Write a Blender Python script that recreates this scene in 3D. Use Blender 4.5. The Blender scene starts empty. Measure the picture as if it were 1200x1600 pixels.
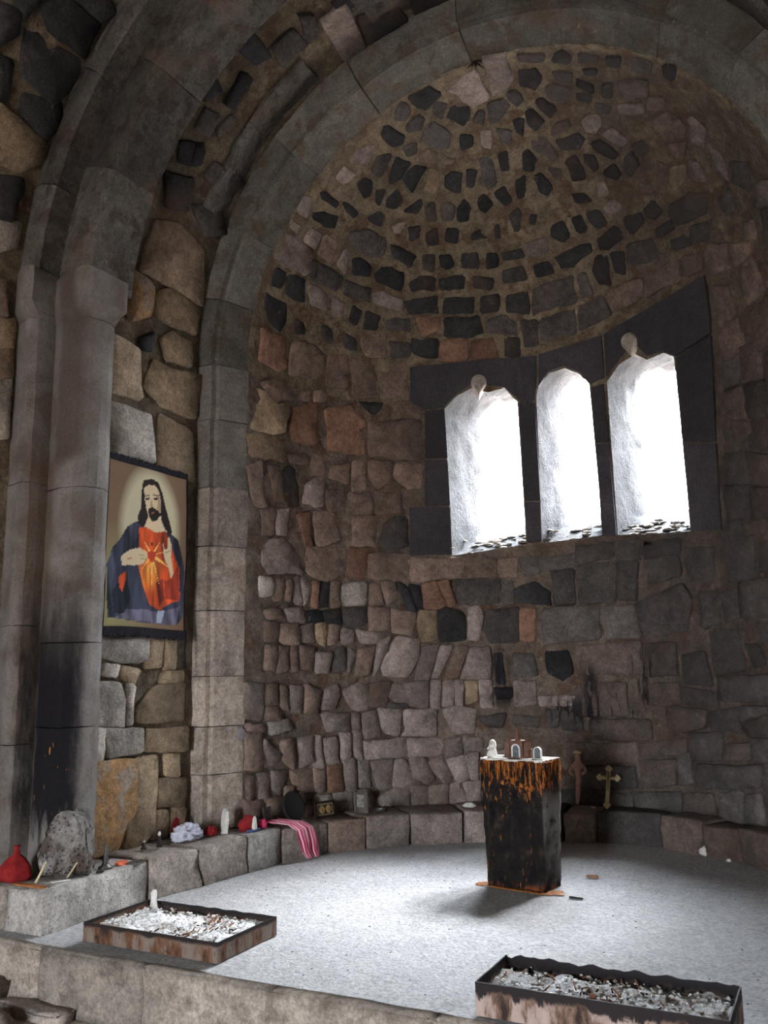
import bpy, bmesh, math, random
from mathutils import Vector, Matrix, noise
from mathutils.geometry import delaunay_2d_cdt
random.seed(7)
PI = math.pi
SC = bpy.context.scene
COL = SC.collection

# ------------------------------------------------------------------ camera
YAW, PITCH, ROLL, FPX = 0.475190, 0.180685, -0.018297, 1354.73
cam = bpy.data.objects.new('camera', bpy.data.cameras.new('camera'))
COL.objects.link(cam)
SC.camera = cam
fw = Vector((-math.sin(YAW)*math.cos(PITCH), math.cos(YAW)*math.cos(PITCH), math.sin(PITCH)))
rt = Vector((math.cos(YAW), math.sin(YAW), 0.0))
up = rt.cross(fw)
rt2 = math.cos(ROLL)*rt + math.sin(ROLL)*up
up2 = -math.sin(ROLL)*rt + math.cos(ROLL)*up
m = Matrix((rt2, up2, -fw)).transposed().to_4x4()
m.translation = Vector((1.88075, 0.0, 1.3))
cam.matrix_world = m
cam.data.sensor_fit = 'VERTICAL'
cam.data.sensor_height = 32.0
cam.data.lens = FPX/1600.0*32.0
cam.data.clip_start = 0.02

# ------------------------------------------------------------------ world, light, exposure
SKY = 96.0
world = bpy.data.worlds.new('overcast_sky'); SC.world = world
world.use_nodes = True
wn = world.node_tree.nodes; wl = world.node_tree.links
bg = wn['Background']
tc = wn.new('ShaderNodeTexCoord'); sx = wn.new('ShaderNodeSeparateXYZ')
wl.new(tc.outputs['Generated'], sx.inputs[0])
cr = wn.new('ShaderNodeValToRGB'); wl.new(sx.outputs['Z'], cr.inputs[0])
# overcast sky: three times brighter overhead than at the horizon
cr.color_ramp.elements[0].position = 0.0; cr.color_ramp.elements[0].color = (0.45, 0.475, 0.50, 1)
cr.color_ramp.elements[1].position = 1.0; cr.color_ramp.elements[1].color = (1.2, 1.32, 1.48, 1)
wl.new(cr.outputs[0], bg.inputs[0]); bg.inputs[1].default_value = SKY
SC.view_settings.view_transform = 'Standard'
SC.view_settings.look = 'None'
SC.view_settings.gamma = 1.0
SC.view_settings.use_curve_mapping = False
SC.view_settings.exposure = 0.5
SC.cycles.use_denoising = True
SC.cycles.max_bounces = 8
SC.cycles.diffuse_bounces = 6
SC.cycles.sample_clamp_indirect = 20.0

# the sun behind bright thin cloud, high beyond the windows
sun = bpy.data.objects.new('veiled_sun', bpy.data.lights.new('veiled_sun', 'SUN')); COL.objects.link(sun)
sun.data.energy = 16.0; sun.data.angle = math.radians(22); sun.data.color = (0.93, 0.96, 1.0)
sun.rotation_euler = Vector((-0.21*math.cos(math.radians(49)), -0.978*math.cos(math.radians(49)), -math.sin(math.radians(49)))).to_track_quat('-Z', 'Y').to_euler()

def portal(name, loc, direction, w, h):
    l = bpy.data.lights.new(name, 'AREA'); l.shape = 'RECTANGLE'; l.size = w; l.size_y = h
    l.cycles.is_portal = True
    o = bpy.data.objects.new(name, l); COL.objects.link(o)
    o.location = loc
    o.rotation_euler = Vector(direction).to_track_quat('-Z', 'Y').to_euler()
    return o
# windows of the apse and the west door
portal('window_daylight', (-0.77, 7.78, 3.12), (0.0, -1, 0), 0.62, 1.55)
portal('window_daylight', (0.06, 8.0, 3.15), (-0.12, -1, 0), 0.52, 1.6)
portal('window_daylight', (0.78, 7.8, 3.15), (-0.17, -1, 0), 0.62, 1.6)
portal('door_daylight', (0.0, -5.3, 0.95), (0, 1, 0), 1.5, 2.6)

# ------------------------------------------------------------------ masonry survey: outlines of the stones on their walls, in millimetres
TRACE_apse = '''
g -1632,5181,4654 -1588,5386,4684 -1579,5562,4651 -1646,5596,4528 -1687,5563,4469 -1730,5216,4467 -1706,5181,4553
g -1517,5416,4775 -1485,5559,4779 -1567,5568,4665 -1588,5409,4680
b -1478,5572,4783 -1440,5736,4764 -1532,5761,4628 -1575,5604,4640
g -1421,5810,4750 -1405,5888,4724 -1489,5924,4587 -1517,5814,4619
g -1495,5196,4825 -1427,5181,4906 -1403,5259,4926 -1502,5345,4806 -1507,5237,4809
g -1559,5183,4743 -1546,5321,4752 -1584,5333,4699 -1587,5225,4703
k -1462,5352,4853 -1411,5438,4895 -1355,5594,4914 -1412,5638,4838 -1451,5552,4822 -1478,5401,4826
k -1354,5298,4972 -1328,5351,4992 -1306,5511,4985 -1343,5523,4946 -1372,5350,4950
k -1290,5535,4993 -1253,5626,5000 -1246,5719,4974 -1293,5720,4931 -1307,5616,4954
k -1218,5803,4965 -1114,5863,5023 -1110,5911,5002 -1153,5963,4938 -1205,5863,4947
g -1089,6015,4960 -983,6073,5003 -1061,6107,4923 -1098,6059,4925
k -975,6000,5052 -821,6019,5133 -829,6067,5102 -900,6090,5047 -959,6027,5047
d -807,6083,5104 -731,6111,5126 -774,6232,5023 -853,6177,5018
d -1362,5762,4841 -1243,5875,4906 -1156,6053,4879 -1223,6120,4766 -1324,6019,4732 -1395,5818,4776
k -1149,6098,4854 -1008,6304,4808 -1076,6344,4709 -1172,6171,4776
k -990,6118,4968 -899,6179,4988 -945,6240,4911 -1019,6204,4884
k -892,6257,4934 -792,6268,4986 -825,6370,4880 -906,6315,4876
d -963,6338,4812 -872,6403,4818 -924,6476,4699 -1001,6412,4705
k -1418,5910,4694 -1361,5974,4722 -1326,6078,4685 -1362,6114,4607 -1459,5979,4589
k -1330,6141,4625 -1247,6164,4703 -1130,6328,4671 -1190,6380,4543 -1328,6195,4574
k -1119,6396,4607 -1012,6433,4672 -979,6493,4630 -1004,6511,4583 -1127,6442,4539
d -1617,5562,4591 -1591,5643,4598 -1655,5696,4460 -1675,5616,4467
d -1584,5657,4603 -1511,5908,4564 -1579,5915,4446 -1652,5716,4454
d -1506,5940,4547 -1378,6170,4531 -1428,6202,4416 -1555,5981,4431
g -1375,6193,4511 -1305,6269,4525 -1198,6425,4473 -1219,6462,4388 -1401,6238,4417
k -1187,6434,4475 -949,6590,4527 -968,6658,4393 -1180,6510,4368
k -1745,5282,4432 -1732,5397,4437 -1788,5413,4307 -1802,5289,4301
k -1731,5419,4433 -1687,5611,4447 -1745,5678,4277 -1789,5461,4286
g -1686,5657,4424 -1653,5729,4445 -1624,5860,4406 -1666,5902,4274 -1724,5742,4283
g -1608,5911,4394 -1561,6018,4382 -1596,6049,4271 -1652,5957,4249
k -1521,6086,4384 -1473,6195,4342 -1543,6176,4219 -1568,6109,4258
k -1451,6213,4359 -1374,6334,4329 -1427,6340,4209 -1502,6244,4205
d -1336,6381,4324 -1174,6529,4344 -1205,6556,4240 -1367,6406,4220
r -1138,6551,4359 -961,6676,4368 -981,6713,4265 -1123,6643,4195
k -1828,5251,4237 -1804,5507,4224 -1838,5558,4086 -1869,5513,3994 -1877,5344,4056
k -1805,5626,4145 -1779,5730,4136 -1796,5756,4050 -1829,5663,4024
d -1714,5877,4175 -1665,6003,4153 -1684,6034,4039 -1732,5931,4041
k -1613,6103,4149 -1561,6206,4116 -1566,6241,4027 -1634,6137,4020
d -1359,6450,4145 -1221,6582,4148 -1237,6611,4027 -1359,6505,4000
k -1205,6584,4176 -1006,6729,4186 -1043,6763,4010 -1211,6624,4056
b -1534,6243,4124 -1363,6428,4183 -1390,6473,3996 -1527,6312,3985
g -212,5320,5511 -32,5247,5526 -12,5546,5493 -173,5566,5481 -276,5350,5500
g 54,5182,5527 232,5181,5522 203,5433,5500 113,5547,5489 -6,5565,5489 33,5333,5521
k -539,5211,5451 -364,5229,5493 -328,5350,5492 -503,5415,5447 -538,5291,5448
d -587,5203,5437 -566,5322,5438 -638,5387,5408 -708,5336,5387 -663,5246,5410
d -398,5389,5475 -323,5443,5483 -423,5562,5442 -460,5467,5451
k -309,5486,5478 -189,5574,5478 -248,5685,5445 -308,5699,5432 -381,5558,5452
d -146,5628,5470 -102,5648,5468 -154,5762,5432 -226,5697,5444
d -65,5602,5480 60,5591,5483 96,5665,5464 -25,5786,5431 -120,5777,5430
d -673,5429,5390 -554,5408,5433 -518,5475,5434 -595,5551,5397 -678,5496,5378
k -804,5308,5349 -757,5323,5368 -709,5502,5365 -749,5553,5338 -826,5512,5312 -845,5360,5325
d -591,5572,5394 -480,5539,5433 -405,5704,5412 -463,5806,5365 -544,5769,5355 -630,5624,5368
k -356,5749,5408 -268,5797,5408 -292,5887,5371 -397,5876,5355
g -202,5800,5415 -111,5839,5409 -175,5968,5352 -240,5926,5363
d -79,5823,5417 20,5873,5400 -9,5988,5352 -91,5960,5362
k 64,5788,5429 156,5815,5415 96,5951,5366 50,5897,5390
g -1090,5293,5189 -959,5337,5267 -892,5421,5294 -1032,5495,5201 -1102,5338,5177
d -944,5491,5254 -850,5558,5290 -925,5619,5236 -1011,5644,5178 -1033,5549,5189
d -770,5568,5326 -655,5620,5360 -705,5693,5321 -776,5664,5299
k -834,5609,5286 -769,5736,5281 -893,5781,5202 -977,5746,5166 -903,5659,5237
b -696,5733,5313 -604,5717,5352 -565,5815,5332 -613,5857,5300 -712,5767,5295
b -533,5837,5334 -460,5926,5319 -509,5940,5299 -570,5887,5303
g -1239,5324,5074 -1151,5323,5143 -1120,5471,5145 -1225,5449,5068
k -1150,5523,5113 -1090,5548,5150 -1058,5623,5153 -1117,5703,5085 -1172,5668,5055
k -754,5764,5278 -676,5841,5282 -859,5946,5150 -889,5801,5197
t -676,5871,5270 -612,5917,5276 -641,6010,5221 -708,6060,5166 -779,5995,5167
k -593,6000,5244 -528,5984,5273 -454,6041,5267 -521,6162,5179 -561,6153,5171 -622,6063,5200
k -405,6026,5287 -340,6071,5278 -414,6179,5200 -477,6160,5194
d -289,6014,5316 -182,6020,5328 -221,6223,5209 -274,6252,5183 -350,6196,5204
k -142,6022,5330 -62,6024,5334 -90,6169,5255 -171,6167,5250
k -78,6246,5208 8,6233,5218 -50,6391,5104 -113,6375,5113
k -1068,5695,5124 -1009,5777,5134 -1108,5824,5045 -1116,5769,5062
k -1035,5827,5097 -945,5825,5155 -941,5932,5109 -1021,5943,5051 -1070,5865,5055
d 297,5227,5504 488,5272,5463 453,5349,5467 281,5308,5503
k 255,5384,5500 390,5402,5475 395,5498,5460 302,5602,5457 221,5519,5485
d 542,5279,5448 622,5227,5425 662,5320,5406 623,5383,5414 507,5357,5452
d 721,5262,5387 844,5277,5332 813,5360,5340 697,5352,5390
k 883,5287,5312 990,5261,5254 954,5381,5265 881,5381,5304
d 1053,5249,5216 1189,5242,5119 1146,5373,5141 1034,5388,5216
k 1253,5227,5068 1339,5181,5005 1292,5364,5024 1236,5354,5073
d 480,5449,5448 623,5461,5403 583,5564,5398 479,5526,5436
k 698,5430,5381 797,5424,5340 782,5485,5337 708,5475,5370
k 629,5521,5391 737,5577,5338 718,5649,5328 609,5595,5383
d 390,5589,5444 459,5554,5435 578,5623,5386 473,5744,5383 375,5675,5426
d 793,5572,5315 875,5545,5281 844,5676,5263 764,5687,5298
d 593,5652,5374 699,5678,5328 673,5735,5321 585,5722,5357
k 286,5687,5439 329,5667,5437 414,5780,5386 343,5853,5375 280,5744,5423
k 170,5775,5427 234,5734,5433 298,5859,5381 215,5938,5361 162,5872,5393
d 97,5557,5488 173,5552,5484 211,5655,5457 143,5710,5449 94,5634,5472
d 326,5944,5341 382,5885,5355 480,5880,5333 477,5932,5312 310,5994,5322
k 322,6034,5300 521,5985,5275 552,6047,5234 474,6106,5226 348,6111,5255
g 563,5883,5307 634,5836,5300 702,5839,5272 709,5902,5243 638,5995,5230 573,5972,5264
d 707,5733,5308 812,5761,5251 772,5832,5244 698,5813,5284
g 701,5978,5212 770,5933,5202 875,6009,5109 814,6073,5106 713,6019,5186
k 586,6052,5219 674,6034,5195 778,6125,5094 732,6171,5088 604,6116,5177
g 926,5506,5261 1120,5458,5147 1097,5580,5138 939,5683,5209 891,5613,5256
g 853,5728,5242 1046,5678,5144 1026,5775,5124 868,5804,5207
d 147,5990,5345 246,5997,5331 309,6155,5237 265,6174,5233 142,6079,5302
k 37,6080,5307 97,6056,5316 138,6166,5254 90,6228,5219 4,6208,5234
d 196,6224,5212 296,6236,5189 290,6293,5151 233,6309,5149
k 351,6183,5212 447,6153,5206 473,6234,5147 472,6321,5085 368,6331,5107
k 500,6142,5197 594,6151,5159 590,6252,5094 550,6265,5100 495,6200,5163
k 624,6260,5075 726,6194,5075 754,6263,5011 718,6311,4992 637,6301,5039
d 810,6136,5070 882,6076,5067 919,6153,4993 823,6270,4967 785,6237,5014
k 66,6258,5200 148,6251,5200 190,6359,5118 131,6415,5079 78,6374,5116
k 329,6414,5050 443,6415,5018 479,6464,4963 348,6475,4991
g 553,6339,5043 616,6334,5022 630,6412,4949 539,6431,4971
g 560,6487,4910 661,6432,4916 725,6463,4852 636,6523,4837 574,6522,4868
k 407,6533,4919 516,6509,4905 568,6584,4802 480,6627,4790 428,6587,4855
d 893,6028,5088 969,5985,5064 1012,6038,5004 951,6112,5000 903,6082,5050
b 1043,6092,4947 1128,6098,4873 1088,6185,4842 1048,6172,4886
b 1077,5782,5086 1199,5678,5030 1229,5784,4962 1102,5915,5006
b 1161,5934,4948 1298,5848,4867 1240,6000,4835 1130,6035,4914
b 1080,5613,5141 1211,5553,5057 1182,5661,5050 1068,5722,5115
t 1151,6087,4860 1245,6028,4812 1238,6120,4751 1139,6246,4743 1105,6206,4810
g 1346,5613,4917 1435,5642,4810 1408,5825,4758 1322,5821,4856
g 1430,5740,4774 1500,5765,4672 1533,5911,4528 1443,5899,4668
g 1274,5980,4814 1359,5945,4743 1381,6044,4643 1272,6100,4730
b 888,6284,4915 980,6274,4856 966,6335,4813 883,6352,4859
b 1244,5704,4982 1307,5739,4910 1280,5836,4891 1193,5873,4953
d -696,6160,5112 -629,6176,5130 -601,6242,5097 -658,6304,5027 -740,6255,5025
k -589,6249,5097 -516,6215,5147 -490,6288,5104 -539,6368,5025 -627,6333,5017
k -425,6272,5135 -359,6253,5165 -299,6348,5109 -385,6382,5063 -438,6336,5084
k -270,6277,5166 -180,6262,5189 -154,6374,5110 -220,6398,5083 -274,6322,5133
d -214,6454,5037 -123,6437,5061 -116,6492,5014 -160,6571,4933 -215,6566,4930
k -48,6497,5012 16,6510,5001 -34,6570,4942 -69,6553,4958
k -726,6321,4980 -631,6376,4980 -679,6447,4893 -770,6383,4902
k -562,6454,4940 -473,6453,4975 -476,6494,4935 -431,6527,4917 -561,6486,4910
k -357,6489,4976 -312,6485,4991 -332,6569,4903 -383,6551,4908
k 93,6600,4908 197,6573,4925 248,6657,4822 168,6696,4789 88,6654,4848
k 281,6560,4924 365,6543,4921 391,6623,4826 327,6659,4802 297,6633,4841
g -148,6649,4849 45,6657,4846 18,6731,4756 -97,6737,4743 -167,6697,4787
k -852,6426,4809 -753,6476,4821 -754,6543,4746 -813,6537,4713 -862,6479,4745
k -677,6508,4831 -541,6574,4826 -559,6648,4729 -700,6590,4724
k -478,6600,4822 -388,6634,4814 -404,6707,4717 -511,6676,4715
k -356,6645,4811 -197,6664,4824 -176,6721,4756 -353,6690,4756
k 65,6753,4724 380,6699,4736 390,6745,4669 223,6808,4623 124,6818,4622
d -401,6733,4682 -218,6752,4706 -191,6827,4598 -408,6785,4601
k -125,6772,4692 17,6771,4701 48,6834,4603 -121,6833,4599
k -902,6527,4656 -701,6625,4679 -729,6685,4575 -913,6580,4575
k -638,6655,4676 -465,6743,4642 -514,6785,4551 -650,6715,4584
k 451,6679,4737 630,6584,4771 675,6640,4675 528,6717,4650 448,6726,4674
k 412,6758,4641 507,6742,4624 502,6872,4398 385,6875,4454 367,6832,4540
k 536,6731,4626 656,6703,4597 636,6806,4437 546,6817,4478
d 221,6850,4554 296,6828,4571 342,6919,4381 229,6936,4385
k -892,6633,4516 -665,6745,4525 -694,6807,4390 -935,6686,4381
k -616,6774,4510 -454,6820,4522 -483,6882,4388 -643,6829,4387
k -404,6843,4505 -209,6872,4517 -225,6960,4332 -430,6899,4382
d -171,6866,4535 193,6853,4555 182,6953,4358 -205,6963,4329
k -940,6696,4356 -658,6829,4375 -644,6895,4231 -716,6880,4195 -956,6756,4200
d -585,6870,4345 -448,6905,4359 -345,6960,4283 -375,6991,4180 -618,6906,4229
r -996,6741,4173 -780,6851,4198 -793,6903,4008 -1022,6784,3982
r -752,6873,4170 -556,6938,4198 -540,6995,4020 -769,6917,3993
k -478,6967,4178 -350,7001,4164 -357,7044,4001 -500,7007,4016
d -314,6957,4305 -171,6985,4285 -188,7051,4075 -313,7033,4078
d -150,6988,4282 162,6969,4325 158,7041,4120 -177,7045,4100
d 196,6969,4318 421,6919,4342 468,6963,4199 174,7037,4130
k -1012,6433,4672 -922,6505,4666 -952,6564,4562 -1030,6500,4570
k 707,6528,4793 856,6458,4772 864,6514,4702 744,6609,4670 702,6587,4726
k 871,6445,4775 959,6364,4790 1017,6403,4701 942,6481,4679 886,6474,4731
d 1086,6340,4703 1221,6203,4697 1368,6116,4598 1333,6247,4511 1118,6437,4558 1069,6414,4639
d 1162,6428,4516 1376,6231,4466 1352,6346,4351 1195,6464,4420
k 929,6532,4626 1067,6422,4630 1091,6457,4561 943,6564,4570
k 1041,6531,4516 1170,6438,4492 1206,6464,4404 1064,6566,4434
d 694,6659,4637 905,6577,4586 925,6670,4420 675,6760,4492
b 470,6888,4383 765,6781,4376 754,6849,4233 481,6961,4196
b 792,6770,4372 1081,6586,4379 1108,6640,4230 775,6840,4232
b 1096,6569,4387 1281,6443,4318 1264,6513,4217 1121,6630,4229
b 1326,6378,4347 1452,6275,4268 1451,6361,4108 1294,6511,4158
b 1506,6311,4061 1626,6129,4062 1674,6140,3808 1543,6343,3787
b 1319,6522,4068 1435,6421,4000 1459,6445,3794 1330,6586,3748
d 1553,5774,4590 1676,5605,4470 1659,5815,4371 1554,5889,4510
d 1439,6094,4517 1527,5953,4504 1562,6016,4383 1465,6156,4405
b 1570,6073,4301 1658,5944,4250 1660,6031,4127 1576,6137,4197
g 1697,5705,4370 1777,5540,4282 1777,5689,4182 1687,5849,4276
b 1474,6254,4253 1626,6087,4138 1606,6150,4088 1497,6311,4088
b 1329,6589,3737 1469,6436,3777 1498,6416,3473 1343,6583,3495
d 1705,5839,4243 1784,5691,4159 1763,5855,4042 1692,5979,4106
b 1562,6322,3750 1691,6119,3761 1689,6138,3425 1553,6346,3428
b 1704,5999,4031 1778,5849,3990 1761,5976,3779 1696,6102,3800
r -1901,5293,3963 -1862,5572,3972 -1885,5630,3708 -1912,5509,3676 -1932,5319,3713
b -1849,5646,3953 -1798,5784,4004 -1736,5974,3943 -1753,6001,3742 -1878,5666,3677
b -1725,5996,3948 -1617,6189,3961 -1645,6206,3698 -1746,6027,3663
b -1605,6210,3952 -1487,6383,3926 -1485,6430,3648 -1622,6247,3620
b -1456,6414,3945 -1268,6604,3956 -1277,6641,3658 -1456,6464,3638
t -1996,5181,3461 -1937,5308,3488 -1916,5495,3406 -1884,5652,3429 -1895,5602,3165 -1941,5214,3130
t -1942,5195,3088 -1926,5425,3140 -1891,5619,3115 -1895,5603,2955 -1941,5238,2922
r -1879,5669,3420 -1784,5947,3507 -1788,5937,3147 -1875,5686,3129
r -1754,6013,3464 -1640,6220,3544 -1549,6351,3407 -1566,6329,3106 -1742,6039,3108
b -1536,6369,3409 -1192,6714,3458 -1200,6708,3096 -1529,6377,3112
b -1365,6562,3621 -1188,6716,3635 -1192,6714,3473 -1398,6528,3457
b -1851,5768,3579 -1812,5878,3604 -1812,5878,3507 -1851,5768,3496
b -1800,5909,3611 -1747,6028,3635 -1747,6028,3537 -1800,5909,3513
b -1935,5346,3525 -1913,5512,3623 -1888,5635,3601 -1861,5735,3489 -1916,5495,3419
k -1588,6298,3585 -1437,6487,3598 -1497,6417,3473 -1562,6334,3533
b -1943,5181,2823 -1935,5334,2897 -1926,5430,2567 -1939,5282,2545
b -1925,5436,2885 -1906,5551,2893 -1891,5621,2633 -1914,5510,2617
k -1895,5603,2889 -1866,5719,2922 -1851,5767,2614 -1883,5654,2586
b -1807,5892,3058 -1762,5996,3047 -1763,5995,2897 -1813,5876,2894
b -1883,5653,3016 -1824,5846,3050 -1824,5846,2969 -1875,5686,2956
b -1728,6066,2975 -1643,6215,3022 -1652,6200,2854 -1735,6052,2877
b -1627,6241,3039 -1566,6329,3064 -1559,6338,2827 -1628,6239,2804
b -1530,6377,3069 -1389,6538,3078 -1396,6531,2942 -1486,6431,2836 -1540,6363,2927
b -1373,6553,3057 -1201,6707,3053 -1205,6704,2853 -1303,6620,2849 -1385,6541,2943
g -1830,5830,2807 -1763,5995,2883 -1764,5993,2627 -1841,5799,2644
b -1934,5357,2531 -1912,5519,2555 -1915,5503,2351 -1932,5378,2336
g -1909,5536,2544 -1883,5654,2573 -1887,5638,2366 -1909,5537,2355
r -1861,5735,2544 -1813,5875,2574 -1808,5889,2300 -1830,5829,2295
b -1801,5905,2578 -1722,6077,2596 -1694,6130,2360 -1790,5934,2304
b -1750,6023,2779 -1669,6173,2783 -1670,6172,2619 -1743,6036,2605
b -1645,6212,2760 -1533,6373,2789 -1516,6394,2610 -1638,6223,2583
b -1514,6397,2805 -1336,6590,2777 -1339,6587,2622 -1498,6417,2612
b -1630,6236,2570 -1507,6405,2584 -1501,6413,2337 -1632,6233,2327
d -1441,6482,2533 -1391,6536,2592 -1308,6616,2582 -1301,6622,2346 -1444,6479,2286 -1481,6436,2380
g -1930,5397,2289 -1887,5638,2328 -1856,5751,2211 -1846,5783,2073 -1925,5435,2035 -1931,5380,2164
b -1825,5844,2283 -1656,6195,2324 -1665,6180,2097 -1759,6004,2022 -1825,5844,2077
r -1648,6208,2298 -1564,6331,2306 -1558,6340,2037 -1649,6205,2072
b -1547,6355,2266 -1292,6630,2277 -1297,6626,2031 -1540,6364,2065
w -1935,5345,2003 -1920,5470,2013 -1918,5480,1879 -1933,5365,1860
b -1916,5497,1990 -1894,5606,2011 -1898,5590,1861 -1914,5506,1844
b -1891,5623,1999 -1870,5704,2005 -1878,5672,1840 -1894,5607,1862
g -1868,5712,2018 -1856,5751,2033 -1841,5798,1821 -1868,5712,1842
g -1851,5767,2034 -1814,5873,2002 -1825,5843,1848 -1840,5801,1821
r -1811,5881,2003 -1784,5947,2006 -1791,5931,1800 -1814,5873,1824
k -1778,5961,2007 -1742,6039,2024 -1746,6030,1816 -1785,5946,1814
b -1732,6059,2012 -1692,6133,2016 -1697,6125,1819 -1739,6044,1817
w -1688,6140,1990 -1567,6328,2023 -1568,6326,1837 -1689,6138,1833
b -1541,6363,1998 -1486,6431,2013 -1469,6451,1840 -1542,6361,1838
b -1476,6442,2027 -1399,6528,2029 -1381,6546,1894 -1450,6472,1840
k -1379,6548,2029 -1318,6607,2003 -1259,6659,1787 -1321,6604,1801
k -1297,6626,2003 -1244,6672,2004 -1193,6713,1814 -1248,6669,1801
k -1831,5828,1771 -1779,5960,1776 -1772,5974,1687 -1831,5828,1684
k -1769,5981,1776 -1697,6125,1793 -1690,6137,1677 -1760,6002,1688
d -1682,6151,1794 -1560,6337,1811 -1570,6324,1679 -1636,6226,1652 -1686,6144,1703
g -1890,5624,1776 -1846,5782,1795 -1836,5813,1683 -1878,5672,1679
b -1551,6349,1811 -1431,6493,1813 -1434,6490,1641 -1544,6358,1627
b -1422,6503,1800 -1259,6659,1760 -1294,6628,1587 -1415,6511,1614
b -1929,5402,1754 -1911,5524,1784 -1894,5608,1714 -1922,5455,1696
b -1929,5403,1671 -1905,5558,1676 -1908,5542,1530 -1929,5404,1540
b -1901,5575,1664 -1856,5751,1669 -1856,5751,1508 -1901,5575,1531
g -1851,5767,1645 -1809,5887,1672 -1803,5901,1534 -1846,5782,1533
t -1797,5916,1673 -1753,6016,1675 -1760,6001,1497 -1791,5930,1535
b -1746,6029,1663 -1697,6124,1664 -1713,6096,1523 -1747,6028,1510
g -1690,6137,1638 -1629,6238,1627 -1637,6225,1523 -1683,6148,1523
g -1616,6257,1627 -1463,6458,1601 -1519,6391,1522 -1588,6298,1523
b -1927,5422,1505 -1908,5542,1506 -1914,5510,1315 -1928,5406,1328
b -1906,5551,1494 -1882,5657,1483 -1886,5641,1314 -1909,5535,1303
b -1876,5681,1495 -1856,5751,1496 -1856,5751,1312 -1878,5673,1313
b -1851,5767,1496 -1803,5901,1484 -1809,5886,1310 -1851,5767,1324
g -1797,5915,1447 -1734,6055,1446 -1748,6027,1283 -1798,5915,1297
d -1713,6096,1484 -1676,6161,1484 -1673,6166,1306 -1727,6067,1295
g -1665,6180,1484 -1614,6261,1445 -1654,6197,1293 -1666,6179,1318
b -1610,6267,1458 -1510,6402,1509 -1548,6353,1264 -1623,6247,1266
g -1501,6413,1535 -1425,6500,1574 -1485,6432,1327 -1531,6376,1250
g -1386,6541,1574 -1253,6664,1546 -1245,6671,1413 -1331,6595,1244 -1467,6453,1261 -1480,6438,1339
g -1942,5188,1227 -1928,5408,1211 -1930,5393,958 -1942,5193,980
b -1925,5434,1210 -1907,5544,1208 -1907,5545,1055 -1925,5435,1071
b -1904,5561,1196 -1884,5650,1181 -1886,5642,1015 -1904,5561,1054
g -1880,5666,1193 -1841,5797,1189 -1846,5782,996 -1882,5658,1014
b -1836,5812,1201 -1774,5971,1148 -1792,5928,989 -1836,5811,995
g -1768,5985,1160 -1714,6093,1194 -1700,6119,1105 -1729,6065,1008 -1774,5970,1012
g -1685,6145,1142 -1624,6246,1202 -1557,6340,1174 -1559,6338,996 -1633,6231,988
b -1549,6352,1187 -1430,6494,1208 -1461,6460,1016 -1550,6350,1021
g -1421,6504,1182 -1190,6715,1202 -1200,6707,993 -1335,6591,1011 -1441,6482,1080
d -1451,6471,1041 -1345,6581,1031 -1326,6600,985 -1443,6481,990
w -1924,5445,932 -1882,5658,955 -1878,5674,871 -1918,5479,849
b -1924,5444,1047 -1901,5578,1041 -1904,5562,937 -1926,5427,956
g -1774,5970,975 -1656,6194,971 -1657,6193,840 -1756,6010,838
g -1645,6212,970 -1605,6273,961 -1606,6272,835 -1642,6217,851
g -1597,6285,960 -1520,6389,981 -1491,6425,789 -1578,6312,758
g -1507,6406,993 -1366,6561,973 -1388,6538,770 -1473,6446,800
g -1346,6581,973 -1146,6748,978 -1151,6744,766 -1359,6568,768
b -1941,5212,946 -1930,5393,923 -1930,5394,878 -1941,5213,890
b -1942,5195,880 -1933,5359,869 -1931,5379,608 -1941,5199,626
g -1930,5394,821 -1897,5595,690 -1913,5514,628 -1931,5379,619
b -1900,5579,784 -1878,5674,801 -1861,5736,655 -1869,5706,587 -1893,5612,642
g -1856,5751,795 -1810,5884,810 -1810,5883,618 -1851,5766,593
g -1804,5898,809 -1781,5955,805 -1769,5981,574 -1807,5890,594
g -1765,5989,779 -1716,6090,785 -1710,6101,588 -1766,5988,598
g -1702,6116,807 -1650,6205,814 -1651,6203,629 -1695,6127,623
g -1642,6217,826 -1594,6289,822 -1592,6293,610 -1628,6239,614
g -1583,6306,746 -1330,6596,754 -1342,6584,615 -1580,6310,603
b -1941,5219,569 -1938,5291,572 -1938,5294,418 -1941,5221,427
g -1937,5318,581 -1922,5456,577 -1923,5450,376 -1936,5329,402
g -1918,5482,575 -1886,5644,570 -1900,5581,405 -1915,5499,471
b -1893,5612,458 -1869,5706,459 -1869,5706,379 -1889,5628,388
b -1878,5675,567 -1810,5883,559 -1805,5897,404 -1865,5721,435
b -1805,5897,570 -1766,5988,562 -1770,5980,395 -1799,5911,402
r -1760,6002,584 -1696,6127,586 -1693,6131,380 -1751,6020,379
g -1692,6134,616 -1628,6239,620 -1626,6242,369 -1686,6144,378
g -1620,6251,595 -1559,6339,594 -1557,6341,384 -1614,6260,391
g -1555,6344,581 -1425,6500,589 -1442,6481,360 -1514,6397,367
g -1411,6515,569 -1362,6565,578 -1265,6654,396 -1346,6580,352 -1428,6497,371
b -1942,5184,422 -1929,5399,393 -1929,5401,217 -1942,5188,239
b -1925,5433,389 -1897,5597,391 -1874,5691,323 -1873,5691,163 -1923,5451,231
b -1865,5721,388 -1810,5883,382 -1816,5868,325 -1861,5736,317
b -1865,5721,308 -1811,5882,288 -1811,5882,171 -1865,5721,170
g -1799,5911,355 -1744,6034,354 -1732,6059,267 -1739,6046,174 -1805,5896,193
g -1728,6067,362 -1645,6212,360 -1643,6216,166 -1725,6072,171
g -1630,6236,357 -1565,6330,373 -1532,6374,295 -1533,6372,173 -1631,6234,176
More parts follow.
